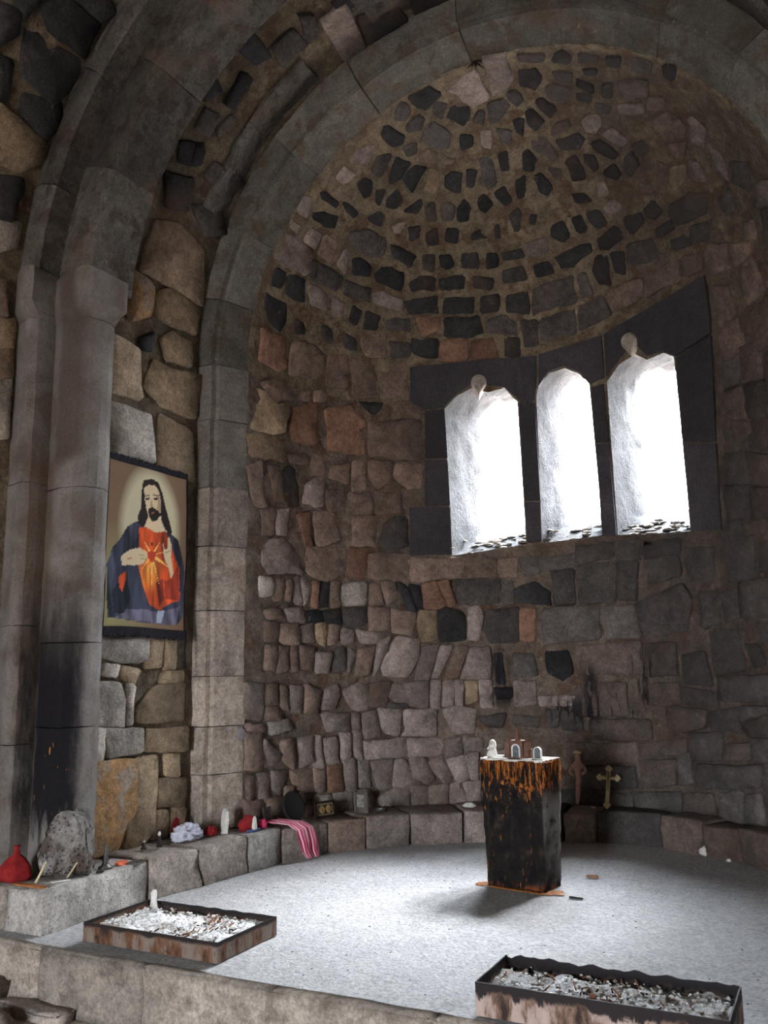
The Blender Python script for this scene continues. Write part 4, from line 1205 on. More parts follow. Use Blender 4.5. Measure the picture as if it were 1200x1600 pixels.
def pier_mat():
    mt, nt, b = new_mat('pier_stone')
    geo = nt.nodes.new('ShaderNodeNewGeometry')
    sep = nt.nodes.new('ShaderNodeSeparateXYZ'); nt.links.new(geo.outputs['Position'], sep.inputs[0])
    v = geo.outputs['Position']
    n1 = noise_tex(nt, v, 3.5, 5.0, 0.6, 0.5); n2 = noise_tex(nt, v, 60.0, 5.0, 0.7)
    c = ramp(nt, n1, [(0.35, (0.145, 0.118, 0.10)), (0.5, (0.20, 0.18, 0.165)), (0.65, (0.26, 0.24, 0.225))])
    # brown wash below the joint of the shafts
    c = mixc(nt, nmath(nt, 'MULTIPLY', box_mask(nt, sep, (-2.42, -2.30), None, (0.9, 2.6), 0.04), 0.6), c, (0.14, 0.09, 0.06))
    # soot licked up the middle shaft by candles
    mp = nt.nodes.new('ShaderNodeMapping'); mp.inputs['Scale'].default_value = (1, 1, 0.25); nt.links.new(v, mp.inputs[0])
    st = noise_tex(nt, mp.outputs[0], 18.0, 5.0, 0.65)
    dx = nmath(nt, 'ABSOLUTE', nmath(nt, 'ADD', sep.outputs['X'], 2.225))
    side_ = nmath(nt, 'ADD', dx, nmath(nt, 'MULTIPLY', nmath(nt, 'SUBTRACT', st, 0.5), 0.12))
    core_ = mrange(nt, side_, 0.12, 0.19, 1.0, 0.0)
    zz = nmath(nt, 'ADD', sep.outputs['Z'], nmath(nt, 'MULTIPLY', nmath(nt, 'SUBTRACT', st, 0.5), 0.5))
    up_ = nmath(nt, 'MULTIPLY', mrange(nt, zz, 0.40, 0.55), mrange(nt, zz, 1.25, 1.9, 1.0, 0.0))
    yy = mrange(nt, sep.outputs['Y'], 3.75, 3.80, 1.0, 0.0)
    mk = nmath(nt, 'MULTIPLY', nmath(nt, 'MULTIPLY', core_, up_), yy)
    c = mixc(nt, nmath(nt, 'MULTIPLY', nmath(nt, 'POWER', mk, 0.45), 0.985), c, (0.008, 0.007, 0.010))
    mk2 = box_mask(nt, sep, (-2.30, -2.10), (3.4, 3.78), (2.6, 4.0), 0.05)
    c = mixc(nt, nmath(nt, 'MULTIPLY', mk2, 0.7), c, (0.075, 0.052, 0.038))
    drip = mrange(nt, noise_tex(nt, mp.outputs[0], 55.0, 2.0, 0.5), 0.69, 0.72)
    c = mixc(nt, nmath(nt, 'MULTIPLY', drip, nmath(nt, 'MULTIPLY', mk, mrange(nt, sep.outputs['Z'], 0.9, 1.0, 1.0, 0.0))), c, (0.55, 0.22, 0.03))
    c = mixc(nt, 0.5, c, ramp(nt, n2, [(0.3, (0.55, 0.55, 0.55)), (0.7, (1.3, 1.3, 1.3))]), 'MULTIPLY')
    nt.links.new(c, b.inputs['Base Color'])
    h = nmath(nt, 'ADD', noise_tex(nt, v, 45.0, 6.0, 0.7), nmath(nt, 'MULTIPLY', n2, 0.5))
    bp = nt.nodes.new('ShaderNodeBump'); bp.inputs['Strength'].default_value = 0.9; bp.inputs['Distance'].default_value = 0.012
    nt.links.new(h, bp.inputs['Height']); nt.links.new(bp.outputs[0], b.inputs['Normal'])
    return mt
M['pier'] = pier_mat()
for n_, side in ((2, -1), (3, 1)):
    tr = empty('trim_%d' % n_); tr['kind'] = 'structure'
    for zs_ in ([0.2, 1.008, 1.495, 2.43, 3.52],):
        for i in range(4): shaft_block('shaft_block', Bs, zs_[i], zs_[i+1], M['pier'], tr, side, rows=8, amp=0.007, seed=i)
    za = [0.2, 0.914, 1.6, 2.47, 3.53]
    for i in range(4): shaft_block('corner_shaft_block', As, za[i], za[i+1], M['pier'], tr, side, rows=8, amp=0.007, seed=i+9)
    shaft_block('capital', Bs, 3.52, 3.60, M['pier'], tr, side, top=Bc, rows=3, gap=0.0)
    shaft_block('capital', Bc, 3.60, 3.80, M['pier'], tr, side, rows=2, gap=0.0)
    shaft_block('capital', As, 3.53, 3.61, M['pier'], tr, side, top=Ac, rows=3, gap=0.0)
    shaft_block('capital', Ac, 3.61, 3.83, M['pier'], tr, side, rows=2, gap=0.0)
Ba = [(2.40, 3.74), (2.383, 3.725), (2.25, 3.69), (2.09, 3.665), (2.05, 3.68), (2.05, 4.035), (2.75, 4.035), (2.75, 3.74)]
Aa = [(2.62, 3.60), (2.53, 3.56), (2.41, 3.55), (2.388, 3.565), (2.385, 3.65), (2.385, 3.745), (2.75, 3.745), (2.75, 3.60)]
tr = empty('trim_4'); tr['kind'] = 'structure'
bj = [4, 24, 43, 62, 80, 100, 120, 140, 160, 176]
for i in range(len(bj)-1):
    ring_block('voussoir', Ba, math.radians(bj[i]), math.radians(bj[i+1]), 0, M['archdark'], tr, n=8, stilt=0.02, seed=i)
aj2 = [4, 19, 37, 55, 73, 92, 112, 132, 152, 176]
for i in range(len(aj2)-1):
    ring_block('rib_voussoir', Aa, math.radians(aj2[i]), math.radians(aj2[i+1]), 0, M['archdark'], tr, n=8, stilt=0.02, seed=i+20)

# --- back-up wall that joins the arch to the core, west wall with door and window
def plate_with_holes(name, outer, holes, y, thick, mat):
    pts, edges = [], []
    for loop in [outer]+holes:
        b = len(pts); pts += loop; n = len(loop); edges += [(b+i, b+(i+1) % n) for i in range(n)]
    vs, es, fs, *_ = delaunay_2d_cdt([Vector(q) for q in pts], edges, [], 0, 1e-5)
    F2 = [f for f in fs if inside((sum(vs[i].x for i in f)/3, sum(vs[i].y for i in f)/3), outer) and not any(inside((sum(vs[i].x for i in f)/3, sum(vs[i].y for i in f)/3), h) for h in holes)]
    bm = bmesh.new(); vv = [bm.verts.new((v.x, y, v.y)) for v in vs]
    fc = [bm.faces.new([vv[i] for i in f]) for f in F2]
    g = bmesh.ops.extrude_face_region(bm, geom=fc)
    for e in g['geom']:
        if isinstance(e, bmesh.types.BMVert): e.co.y += thick
    o = bm_obj(name, bm, mat); o['kind'] = 'structure'
    return o
arch_o = [(-2.74, -0.35)] + [(-2.74*math.cos(a*PI/24), ZC+2.74*math.sin(a*PI/24)) for a in range(25)] + [(2.74, -0.35)]
arch_i = [(-1.952, -0.3)] + [(-1.952*math.cos(a*PI/48), ZS+1.952*math.sin(a*PI/48)) for a in range(49)] + [(1.952, -0.3)]
plate_with_holes('wall_east', arch_o, [arch_i], 5.205, 0.12, M['mortar'])
plate_with_holes('wall_west', arch_o, [[(-0.7, -0.29), (0.7, -0.29), (0.7, 2.2), (-0.7, 2.2)]], -4.62, -0.6, M['wallmortar'])

# ------------------------------------------------------------------ floors, step, ledge
def heightfield(name, x0, x1, y0, y1, st, z, amp, mat, clip=None):
    V, F, ok = [], [], {}
    nx, ny = int((x1-x0)/st), int((y1-y0)/st)
    for i in range(nx+1):
        for j in range(ny+1):
            x = x0+(x1-x0)*i/nx; y = y0+(y1-y0)*j/ny
            V.append((x, y, z + amp*(noise.noise(Vector((x, y, 0))*1.7)*0.8+noise.noise(Vector((x, y, 3))*7)*0.35)))
    for i in range(nx):
        for j in range(ny):
            a = i*(ny+1)+j; F.append((a, a+ny+1, a+ny+2, a+1))
    o = mesh_obj(name, V, F, mat); o['kind'] = 'structure'
    return o
floor_apse = heightfield('floor', -2.7, 2.7, 3.292, 7.3, 0.05, 0.004, 0.010, M['floor'])
floor_nave = heightfield('floor_nave', -2.9, 2.9, -5.2, 3.4, 0.09, -0.29, 0.012, M['riser'])
# step: row of big dressed blocks that carries the platform edge
step = empty('trim_5', (0, 3.28, 0)); step['kind'] = 'structure'
xs = [-2.7, -1.758, -1.099, -0.405, 0.36, 1.05, 1.9, 2.7]
for i in range(len(xs)-1):
    c8 = box8(xs[i]+.003, xs[i+1]-.003, 3.275, 3.60, -0.32, -0.012)
    o = cuboid('step_block', [Vector(c)-Vector((0, 3.28, 0)) for c in c8], M['riser'], step, amp=0.007, rnd=0.018, seed=i+1, grid=(0, .03, .2, .4, .6, .8, .97, 1))
# lower tread stone at the far left
for i, (a, b, c, d) in enumerate([(-2.6, -1.95, 3.0, 3.28), (-1.93, -1.5, 3.16, 3.28)]):
    cuboid('tread_stone', [Vector(q)-Vector((0, 3.28, 0)) for q in box8(a, b, c, d-.005, -0.32, -0.17 if i == 0 else -0.25)], M['ledge2'], step, amp=0.02, rnd=0.03, seed=i+30)

ledge = empty('trim_6'); ledge['kind'] = 'structure'
def lb(x0, x1, y0, y1, z1, mat, seed, amp=0.008, xf1=None):
    c = box8(-2.3, x0, y0, y1, -0.03, z1)
    c[6] = (xf1 if xf1 is not None else x0, y1, -0.03); c[7] = (xf1 if xf1 is not None else x0, y1, z1)
    cuboid('ledge_block', c, mat, ledge, amp=amp, rnd=0.012, seed=seed, grid=(0, .025, .2, .4, .6, .8, .975, 1))
cuboid('ledge_block', box8(-2.62, -2.13, 3.37, 4.1, -0.03, 0.215), M['ledge2'], ledge, seed=1)
cuboid('ledge_block', box8(-2.12, -1.845, 3.37, 4.13, -0.03, 0.22), M['ledge'], ledge, amp=0.005, seed=2, grid=(0, .025, .2, .4, .6, .8, .975, 1))
cuboid('ledge_block', box8(-2.4, -2.125, 3.37+.02, 4.13, -0.03, 0.20), M['ledge'], ledge, amp=0.004, seed=22)
lb(-1.815, 0, 4.145, 4.52, 0.235, M['ledge2'], 3, 0.014, -1.77)
lb(-1.755, 0, 4.53, 4.925, 0.235, M['ledge2'], 4, 0.014, -1.71)
lb(-1.705, 0, 4.935, 5.26, 0.235, M['ledge'], 5, 0.006, -1.675)
def polar_block(t0, t1, r0, r1, z1, mat, seed, ri1=None, amp=0.009):
    c = []
    for (t, rin) in ((t0, r0), (t1, ri1 or r0)):
        for r in (rin, r1):
            for z in (-0.03, z1):
                a = math.radians(t); c.append((r*math.sin(a), YB+r*math.cos(a), z))
    cuboid('ledge_block', c, mat, ledge, amp=amp, rnd=0.009, seed=seed)
PB = [(-86.6, -72, 1.675, 1.63), (-71.8, -61.5, 1.63, 1.54), (-61.3, -48.3, 1.54, 1.505), (-48.0, -32.7, 1.50, 1.455), (-32.4, -19, 1.45, 1.47), (-18.8, -4.0, 1.47, 1.5), (-3.7, 4.6, 1.52, 1.59),
      (4.9, 20.8, 1.60, 1.70), (21.1, 33.5, 1.70, 1.66), (33.8, 42.7, 1.66, 1.72), (43, 56, 1.72, 1.75), (56.3, 72, 1.75, 1.75), (72.3, 90, 1.75, 1.72)]
for i, (a, b, r0, r1_) in enumerate(PB):
    polar_block(a, b, r0, 1.99, 0.225+random.uniform(-.012, .014), [M['ledge2'], ST['b'], ST['g'], ST['g'], ST['g'], ST['d'], ST['g'], ST['d'], ST['b'], ST['b'], ST['b'], ST['b'], ST['b']][i], i+40, r1_)
cuboid('ledge_block', box8(1.7, 2.3, 3.4, 4.2, -0.03, 0.22), M['ledge'], ledge, seed=61)
cuboid('ledge_block', box8(1.7, 2.3, 4.21, 5.15, -0.03, 0.22), M['ledge2'], ledge, seed=62)

# ground outside the windows and the door
g = mesh_obj('ground', [(-40, -40, -0.6), (40, -40, -0.6), (40, 40, -0.6), (-40, 40, -0.6)], [(0, 1, 2, 3)], M['ledge2']); g['kind'] = 'structure'

# ------------------------------------------------------------------ small objects
def MB(): return bmesh.new()
def add_box(bm, c, s, rz=0.0, rx=0.0, ry=0.0, taper=1.0):
    g = bmesh.ops.create_cube(bm, size=1.0)
    R_ = Matrix.Rotation(rz, 4, 'Z') @ Matrix.Rotation(ry, 4, 'Y') @ Matrix.Rotation(rx, 4, 'X')
    for v in g['verts']:
        t = taper if v.co.z > 0 else 1.0
        v.co = Vector(c) + R_ @ Vector((v.co.x*s[0]*t, v.co.y*s[1]*t, v.co.z*s[2]))
    return g['verts']
def add_tube(bm, pts, r, n=8, r1=None):
    pts = [Vector(p) for p in pts]; rings = []
    for i, p in enumerate(pts):
        d = (pts[min(i+1, len(pts)-1)]-pts[max(i-1, 0)]).normalized()
        a = d.orthogonal().normalized(); b = d.cross(a)
        rr = r if r1 is None else r+(r1-r)*i/(len(pts)-1)
        if callable(r): rr = r(i/(len(pts)-1))
        rings.append([bm.verts.new(p+(a*math.cos(2*PI*k/n)+b*math.sin(2*PI*k/n))*rr) for k in range(n)])
    for i in range(len(rings)-1):
        for k in range(n):
            bm.faces.new((rings[i][k], rings[i][(k+1) % n], rings[i+1][(k+1) % n], rings[i+1][k]))
    bm.faces.new(rings[0][::-1]); bm.faces.new(rings[-1])
def add_lathe(bm, prof, c=(0, 0, 0), n=16, sx_=1.0, sy_=1.0):
    c = Vector(c); rings = []
    for r, z in prof:
        rings.append([bm.verts.new(c+Vector((max(r, 1e-4)*math.cos(2*PI*k/n)*sx_, max(r, 1e-4)*math.sin(2*PI*k/n)*sy_, z))) for k in range(n)])
    for i in range(len(rings)-1):
        for k in range(n):
            bm.faces.new((rings[i][k], rings[i][(k+1) % n], rings[i+1][(k+1) % n], rings[i+1][k]))
    bm.faces.new(rings[0][::-1]); bm.faces.new(rings[-1])
def add_prism(bm, poly, y0, y1):
    a = [bm.verts.new((x, y0, z)) for x, z in poly]; b = [bm.verts.new((x, y1, z)) for x, z in poly]
    n = len(poly)
    for i in range(n):
        j = (i+1) % n; bm.faces.new((a[i], a[j], b[j], b[i]))
    bm.faces.new(a[::-1]); bm.faces.new(b)
def roughen(bm, amp, f, seed=0):
    for v in bm.verts: v.co += noise.noise_vector(v.co*f+Vector((seed, seed, 0)))*amp

# --- printed portrait cloth on the side wall
ARTC = {'blue': (.036, .04, .065), 'red': (.62, .085, .02), 'redd': (.30, .035, .015), 'mauve': (.12, .11, .16), 'sky': (.36, .42, .52),
        'blued': (.014, .016, .026), 'bluel': (.06, .064, .10), 'hair': (.018, .010, .009), 'skin': (.72, .56, .36), 'shade': (.45, .31, .19),
        'lip': (.42, .09, .05), 'gold': (.95, .55, .15), 'heart': (.55, .05, .02)}
def paint(u, v):
    # ground: brown cloth with a pale halo that fades to olive
    d = math.hypot((u-0.52)/0.36, (v-0.62)/0.36)
    c = Vector((.21, .13, .075)).lerp(Vector((.60, .53, .35)), max(0, min(1, (1.12-d)/0.28)))
    ol = max(0, min(1, (0.62-v)/0.3))*max(0, 1-abs(u-0.1)/0.5)
    c = c.lerp(Vector((.34, .33, .14)), ol*0.7)
    for name, poly in ART:
        if inside((u, v), poly): 
            c = Vector(ARTC[name])
            if name == 'red':
                dd = math.hypot(u-0.53, (v-0.33)*1.2)
                c = c.lerp(Vector((.95, .36, .05)), max(0, 1-dd/0.16)*0.9)
            if name in ('blue', 'mauve', 'blued', 'bluel', 'red', 'redd'):
                w = noise.noise(Vector((u*13+v*4, v*3.0, 0)))+0.5*noise.noise(Vector((u*30, v*7, 4)))
                c = c*max(0.25, 1+1.1*w)
    return c
tap = empty('tapestry', (-2.155, 4.385, 1.60))
tag(tap, 'printed cloth with a bearded, long-haired robed figure, black fringed edges, hung on the left wall', 'tapestry')
NU, NV = 96, 150
V, F, CC = [], [], []
def tpt(u, v, dx=0.0):
    x = 0.004*math.sin(v*9+u*3) + 0.006*noise.noise(Vector((u*3, v*4, 1)))
    return (x+dx, (u-0.5)*0.765-0.003*math.sin(v*7)*u, v*1.10 + 0.006*math.sin(u*5)*(1-v))
for i in range(NU+1):
    for j in range(NV+1):
        V.append(tpt(i/NU, j/NV)); CC.append(paint(i/NU, j/NV))
for i in range(NU):
    for j in range(NV):
        a = i*(NV+1)+j; F.append((a, a+NV+1, a+NV+2, a+1))
mt, nt, b = new_mat('printed_cloth'); at = nt.nodes.new('ShaderNodeAttribute'); at.attribute_name = 'print'
tcn = nt.nodes.new('ShaderNodeTexCoord'); wv = noise_tex(nt, tcn.outputs['Object'], 220.0, 2.0, 0.5)
nt.links.new(mixc(nt, 0.5, at.outputs['Color'], ramp(nt, wv, [(0.3, (.75, .75, .75)), (0.7, (1.2, 1.2, 1.2))]), 'MULTIPLY'), b.inputs['Base Color'])
cloth = mesh_obj('printed_cloth', V, F, mt, tap)
ca = cloth.data.color_attributes.new('print', 'FLOAT_COLOR', 'POINT')
for k, c in enumerate(CC): ca.data[k].color = (c[0], c[1], c[2], 1)
sol = cloth.modifiers.new('thickness', 'SOLIDIFY'); sol.thickness = 0.003
M['fringe'] = plain('black_fringe', (.012, .010, .016), 0.95)
for v0, dirn, h in ((0.975, 1, 0.048), (0.0, -1, 0.062)):
    bm = MB()
    for k in range(96):
        u = (k+0.5)/96; p = Vector(tpt(u, v0, 0.004)); L = h*random.uniform(.75, 1.1)
        q = p + Vector((0.003, random.uniform(-.004, .004), dirn*L if dirn < 0 else L*0.9))
        add_box(bm, (p+q)/2, (0.006, 0.0088, (q-p).length), rx=random.uniform(-.08, .08))
    tag(bm_obj('fringe', bm, M['fringe'], tap), 'black fringe', kind='stuff')
for u in (0.0, 1.0):
    bm = MB(); add_tube(bm, [tpt(u, k/12, 0.003) for k in range(13)], 0.004, 6); bm_obj('edging', bm, M['fringe'], tap)
bm = MB(); add_tube(bm, [(0.012, 0.385, 0.0), (0.01, 0.39, -.07), (0.012, 0.378, -0.14), (0.01, 0.382, -0.2)], 0.004, 6, r1=0.006)
add_lathe(bm, [(0.002, 0.0), (0.010, -0.02), (0.011, -0.05), (0.003, -0.06)], (0.01, 0.382, -0.2), 8)
bm_obj('hanging_cord', bm, M['fringe'], tap)

# --- carved stone altar block, blackened and streaked with orange wax
def altar_mat():
    mt, nt, b = new_mat('waxed_black_stone')
    tcn = nt.nodes.new('ShaderNodeTexCoord'); sep = nt.nodes.new('ShaderNodeSeparateXYZ'); v = tcn.outputs['Object']
    nt.links.new(v, sep.inputs[0])
    mp = nt.nodes.new('ShaderNodeMapping'); mp.inputs['Scale'].default_value = (1, 1, 0.22); nt.links.new(v, mp.inputs[0])
    st = noise_tex(nt, mp.outputs[0], 42.0, 5.0, 0.7); bl = noise_tex(nt, v, 12.0, 5.0, 0.65)
    c = ramp(nt, bl, [(0.35, (.006, .005, .006)), (0.55, (.014, .011, .010)), (0.72, (.055, .038, .028))])
    hi = mrange(nt, sep.outputs['Z'], 0.34, 0.78)
    thr = nmath(nt, 'ADD', st, nmath(nt, 'MULTIPLY', hi, 0.17))
    c = mixc(nt, mrange(nt, thr, 0.625, 0.70), c, (.30, .095, .018))
    c = mixc(nt, mrange(nt, thr, 0.74, 0.80), c, (.50, .19, .035))
    low = mrange(nt, sep.outputs['Z'], 0.0, 0.05, 1.0, 0.0)
    c = mixc(nt, nmath(nt, 'MULTIPLY', low, mrange(nt, bl, 0.45, 0.6)), c, (.22, .06, .02))
    # unburnt grey stone shows on the right-hand side face and low corner
    gs = nmath(nt, 'MULTIPLY', mrange(nt, sep.outputs['X'], 0.19, 0.215), mrange(nt, sep.outputs['Z'], 0.45, 0.62, 1.0, 0.0))
    c = mixc(nt, nmath(nt, 'MULTIPLY', gs, mrange(nt, bl, 0.3, 0.5)), c, (.17, .15, .14))
    nt.links.new(c, b.inputs['Base Color']); b.inputs['Roughness'].default_value = 0.8; b.inputs['Specular IOR Level'].default_value = 0.12
    bp = nt.nodes.new('ShaderNodeBump'); bp.inputs['Strength'].default_value = 0.9; bp.inputs['Distance'].default_value = 0.008
    nt.links.new(nmath(nt, 'ADD', st, bl), bp.inputs['Height']); nt.links.new(bp.outputs[0], b.inputs['Normal'])
    return mt
M['altar'] = altar_mat()
M['wax'] = plain('pale_wax', (.62, .58, .54), 0.5, var=0.25)
M['orange_wax'] = plain('orange_wax', (.30, .115, .035), 0.5, var=0.5, scale=60)
AZ = math.radians(-7)
altar = empty('altar_stone', (0.03, 5.215, 0.004), AZ)
tag(altar, 'carved stone block, charred black and streaked with orange wax, standing on the floor', 'altar')
bm = MB()
def aw(z):      # half widths left / right and depth at height z
    t = z/0.74
    return (-0.185-0.030*t, 0.188+0.032*t, 0.215+0.02*t)
nz, nx_ = 26, 16
def apos(i, j):
    z = 0.74*j/nz; l, r, d = aw(z); return z, l, r, d
grid = {}
def avert(key, p):
    if key not in grid: grid[key] = bm.verts.new(p)
    return grid[key]
def arel(x, z):     # carved arch band and cross arm on the front
    d = 0
    cz, R0 = 0.47, 0.150
    rr = math.hypot(x, z-cz) if z > cz else abs(x)
    if z > 0.08:
        if abs(rr-R0) < 0.013: d += 0.02
        if abs(rr-R0+0.032) < 0.008: d -= 0.008
        if rr < R0-0.04: d -= 0.010
    if abs(x) < 0.02 and 0.15 < z < 0.56: d += 0.018
    if abs(z-0.44) < 0.02 and abs(x) < 0.075: d += 0.018
    return d
nxf = 40; nzf = 60
for (side_, nn) in (('f', nxf), ('b', nxf)):
    for i in range(nxf+1):
        for j in range(nzf+1):
            z = 0.74*j/nzf; l, r, d = aw(z); x = l+(r-l)*i/nxf
            if side_ == 'f':
                y = -(arel(x-0.0, z)); e = min(i, nxf-i)
                y += 0.012*(1-min(1, e/2))
                p = Vector((x, y, z))
            else: p = Vector((x+0.01, d, z))
            p += noise.noise_vector(p*11)*0.006 + noise.noise_vector(p*34)*0.003
            grid[(side_, i, j)] = bm.verts.new(p)
for s_ in 'fb':
    for i in range(nxf):
        for j in range(nzf):
            q = (grid[(s_, i, j)], grid[(s_, i+1, j)], grid[(s_, i+1, j+1)], grid[(s_, i, j+1)])
            bm.faces.new(q if s_ == 'f' else q[::-1])
NS = 6
for i in (0, nxf):
    prev = [grid[('f', i, j)] for j in range(nzf+1)]
    for k in range(1, NS+1):
        if k == NS: cur = [grid[('b', i, j)] for j in range(nzf+1)]
        else:
            cur = []
            for j in range(nzf+1):
                p = grid[('f', i, j)].co.lerp(grid[('b', i, j)].co, k/NS)
                cur.append(bm.verts.new(p + noise.noise_vector(p*13)*0.008))
        for j in range(nzf): bm.faces.new((prev[j], prev[j+1], cur[j+1], cur[j]))
        prev = cur
for j in (0, nzf):
    for i in range(nxf):
        bm.faces.new((grid[('f', i, j)], grid[('f', i+1, j)], grid[('b', i+1, j)], grid[('b', i, j)]))
bmesh.ops.remove_doubles(bm, verts=bm.verts, dist=0.0005)
bm_obj('block', bm, M['altar'], altar, smooth=True)
bm = MB()
n = 48
for lay, (z, k) in enumerate(((0.742, 1.0), (0.752, 0.985))): pass
pr = []
for k in range(n):
    t = k/n*4; s_ = int(t); f = t-s_
    cs = [(-0.210, 0.002), (0.214, 0.002), (0.226, 0.23), (-0.20, 0.23)]
    a, b_ = cs[s_], cs[(s_+1) % 4]
    pr.append(Vector((a[0]+(b_[0]-a[0])*f, a[1]+(b_[1]-a[1])*f, 0)) + Vector((random.uniform(-.010, .008), random.uniform(-.010, .006), 0)))
lo = [bm.verts.new(p+Vector((0, 0, 0.739-random.uniform(0, .006)))) for p in pr]
hi_ = [bm.verts.new(p+Vector((0, 0, 0.747+random.uniform(-.002, .003)))) for p in pr]
for k in range(n): bm.faces.new((lo[k], lo[(k+1) % n], hi_[(k+1) % n], hi_[k]))
bm.faces.new(lo[::-1]); bm.faces.new(hi_)
tag(bm_obj('wax_crust', bm, M['wax'], altar), 'whitish wax crust on top')
bm = MB()      # wax icicles running down from the top edge, right corner heaviest
for k in range(46):
    x = random.uniform(-0.21, 0.22); L = random.uniform(0.02, 0.13)
    z = 0.735; l, r, d = aw(z)
    add_tube(bm, [(x, -0.014, z), (x+random.uniform(-.003, .003), -0.013, z-L*0.5), (x+random.uniform(-.004, .004), -0.008, z-L)], random.uniform(.003, .006), 5, r1=0.002)
for k in range(16):
    y = random.uniform(0.0, 0.12); L = random.uniform(0.04, 0.2)
    add_tube(bm, [(0.228, y, 0.735), (0.227, y, 0.735-L*0.5), (0.214, y, 0.735-L)], random.uniform(.004, .008), 5, r1=0.002)
tag(bm_obj('wax_drips', bm, M['altar'], altar), kind='stuff')
def puddle(c, rx_, ry_, z, n=22, h=0.006, seed=0):
    bm = MB(); top, low = [], []
    for k in range(n):
        a = 2*PI*k/n; r = 1+0.5*noise.noise(Vector((math.cos(a)*1.7+seed, math.sin(a)*1.7, seed)))
        p = Vector((c[0]+rx_*r*math.cos(a), c[1]+ry_*r*math.sin(a), z))
        low.append(bm.verts.new(p)); top.append(bm.verts.new(p+Vector((-0.25*rx_*math.cos(a), -0.25*ry_*math.sin(a), h))))
    for k in range(n): bm.faces.new((low[k], low[(k+1) % n], top[(k+1) % n], top[k]))
    bm.faces.new(top); bm.faces.new(low[::-1])
    return bm
for k, (c, a, b_) in enumerate([((-0.225, 0.01), .04, .045), ((0.0, -0.022), .19, .022), ((0.15, -0.03), .09, .022), ((0.245, 0.02), .055, .05)]):
    tag(bm_obj('wax_patch', puddle(c, a, b_, 0.003, seed=k*3.3), M['orange_wax'], altar), 'orange wax spilt at the foot')

def on_altar(x, y, z=0.753):
    c, s_ = math.cos(AZ), math.sin(AZ)
    return (0.03+x*c-y*s_, 5.215+x*s_+y*c, z)
M['white'] = plain('white_plaster', (.66, .64, .60), 0.6, var=0.2)
M['clay'] = plain('brown_wood', (.13, .065, .045), 0.7, var=0.35)
M['darkpic'] = plain('dark_print', (.10, .12, .13), 0.5, var=0.7, scale=90)
# veiled figurine
t = empty('veiled_figurine', on_altar(-0.155, 0.07), AZ)
tag(t, 'small white veiled figurine at the left end of the charred block', 'figurine')
bm = MB(); add_lathe(bm, [(.030, 0), (.034, .006), (.033, .02), (.026, .045), (.024, .06), (.020, .07)], n=14, sy_=0.8); roughen(bm, .004, 60); bm_obj('robe', bm, M['white'], t, smooth=True)
bm = MB(); add_lathe(bm, [(.020, .058), (.024, .068), (.022, .085), (.017, .098), (.008, .106), (.001, .108)], (0.004, .003, 0), n=14, sy_=0.95); bm_obj('veil', bm, M['white'], t, smooth=True)
bm = MB(); add_lathe(bm, [(.001, .072), (.009, .076), (.011, .085), (.008, .094), (.001, .097)], (0, -.014, 0), n=10); bm_obj('face', bm, plain('ivory_face', (.5, .45, .38)), t, smooth=True)
bm = MB(); add_tube(bm, [(-.022, -.008, .055), (-.012, -.026, .045), (0, -.030, .055)], .006, 6); add_tube(bm, [(.022, -.008, .055), (.012, -.026, .045), (0, -.030, .055)], .006, 6); bm_obj('folded_hands', bm, M['white'], t, smooth=True)
# model church
t = empty('model_church', on_altar(0.02, 0.08), AZ)
tag(t, 'small brown model church with three spires and an arched white picture', 'model')
bm = MB(); add_box(bm, (0, 0, .050), (.085, .05, .10)); bm_obj('nave_body', bm, M['clay'], t)
bm = MB(); add_box(bm, (0, .012, .103), (.092, .055, .008)); add_box(bm, (0, 0, .004), (.175, .075, .008)); bm_obj('cornice', bm, M['clay'], t)
bm = MB(); add_lathe(bm, [(.019, .106), (.019, .128)], n=6); bm_obj('drum', bm, M['clay'], t)
bm = MB(); add_lathe(bm, [(.024, .127), (.0005, .192)], n=6); bm_obj('spire', bm, M['clay'], t)
for sx2, h in ((-1, .085), (1, .088)):
    bm = MB(); add_box(bm, (sx2*.064, -.002, h/2+.004), (.03, .036, h)); add_box(bm, (sx2*.085, .01, .03), (.014, .03, .055)); tw = bm_obj('tower', bm, M['clay'], t)
    bm = MB(); add_lathe(bm, [(.020, h+.003), (.0005, h+.052)], (sx2*.064, -.002, 0), n=6); bm_obj('tower_roof', bm, M['clay'], tw)
def arch_poly(w, h, n=10, x0=0, z0=0):
    return [(x0-w, z0)] + [(x0-w*math.cos(PI*k/n), z0+h-w+w*math.sin(PI*k/n)) for k in range(n+1)] + [(x0+w, z0)]
bm = MB(); o_, i_ = arch_poly(.029, .082, z0=.006), arch_poly(.021, .074, z0=.006)
def arch_ring(bm, o_, i_, y0, y1):
    ov0 = [bm.verts.new((x, y0, z)) for x, z in o_]; iv0 = [bm.verts.new((x, y0, z)) for x, z in i_]
    ov1 = [bm.verts.new((x, y1, z)) for x, z in o_]; iv1 = [bm.verts.new((x, y1, z)) for x, z in i_]
    for k in range(len(o_)-1):
        bm.faces.new((ov0[k], ov0[k+1], iv0[k+1], iv0[k])); bm.faces.new((ov1[k+1], ov1[k], iv1[k], iv1[k+1]))
        bm.faces.new((ov0[k+1], ov0[k], ov1[k], ov1[k+1])); bm.faces.new((iv0[k], iv0[k+1], iv1[k+1], iv1[k]))
arch_ring(bm, o_, i_, -.036, -.024); bm_obj('picture_frame', bm, M['white'], t)
bm = MB(); add_prism(bm, i_, -.030, -.025); bm_obj('picture', bm, M['darkpic'], t)
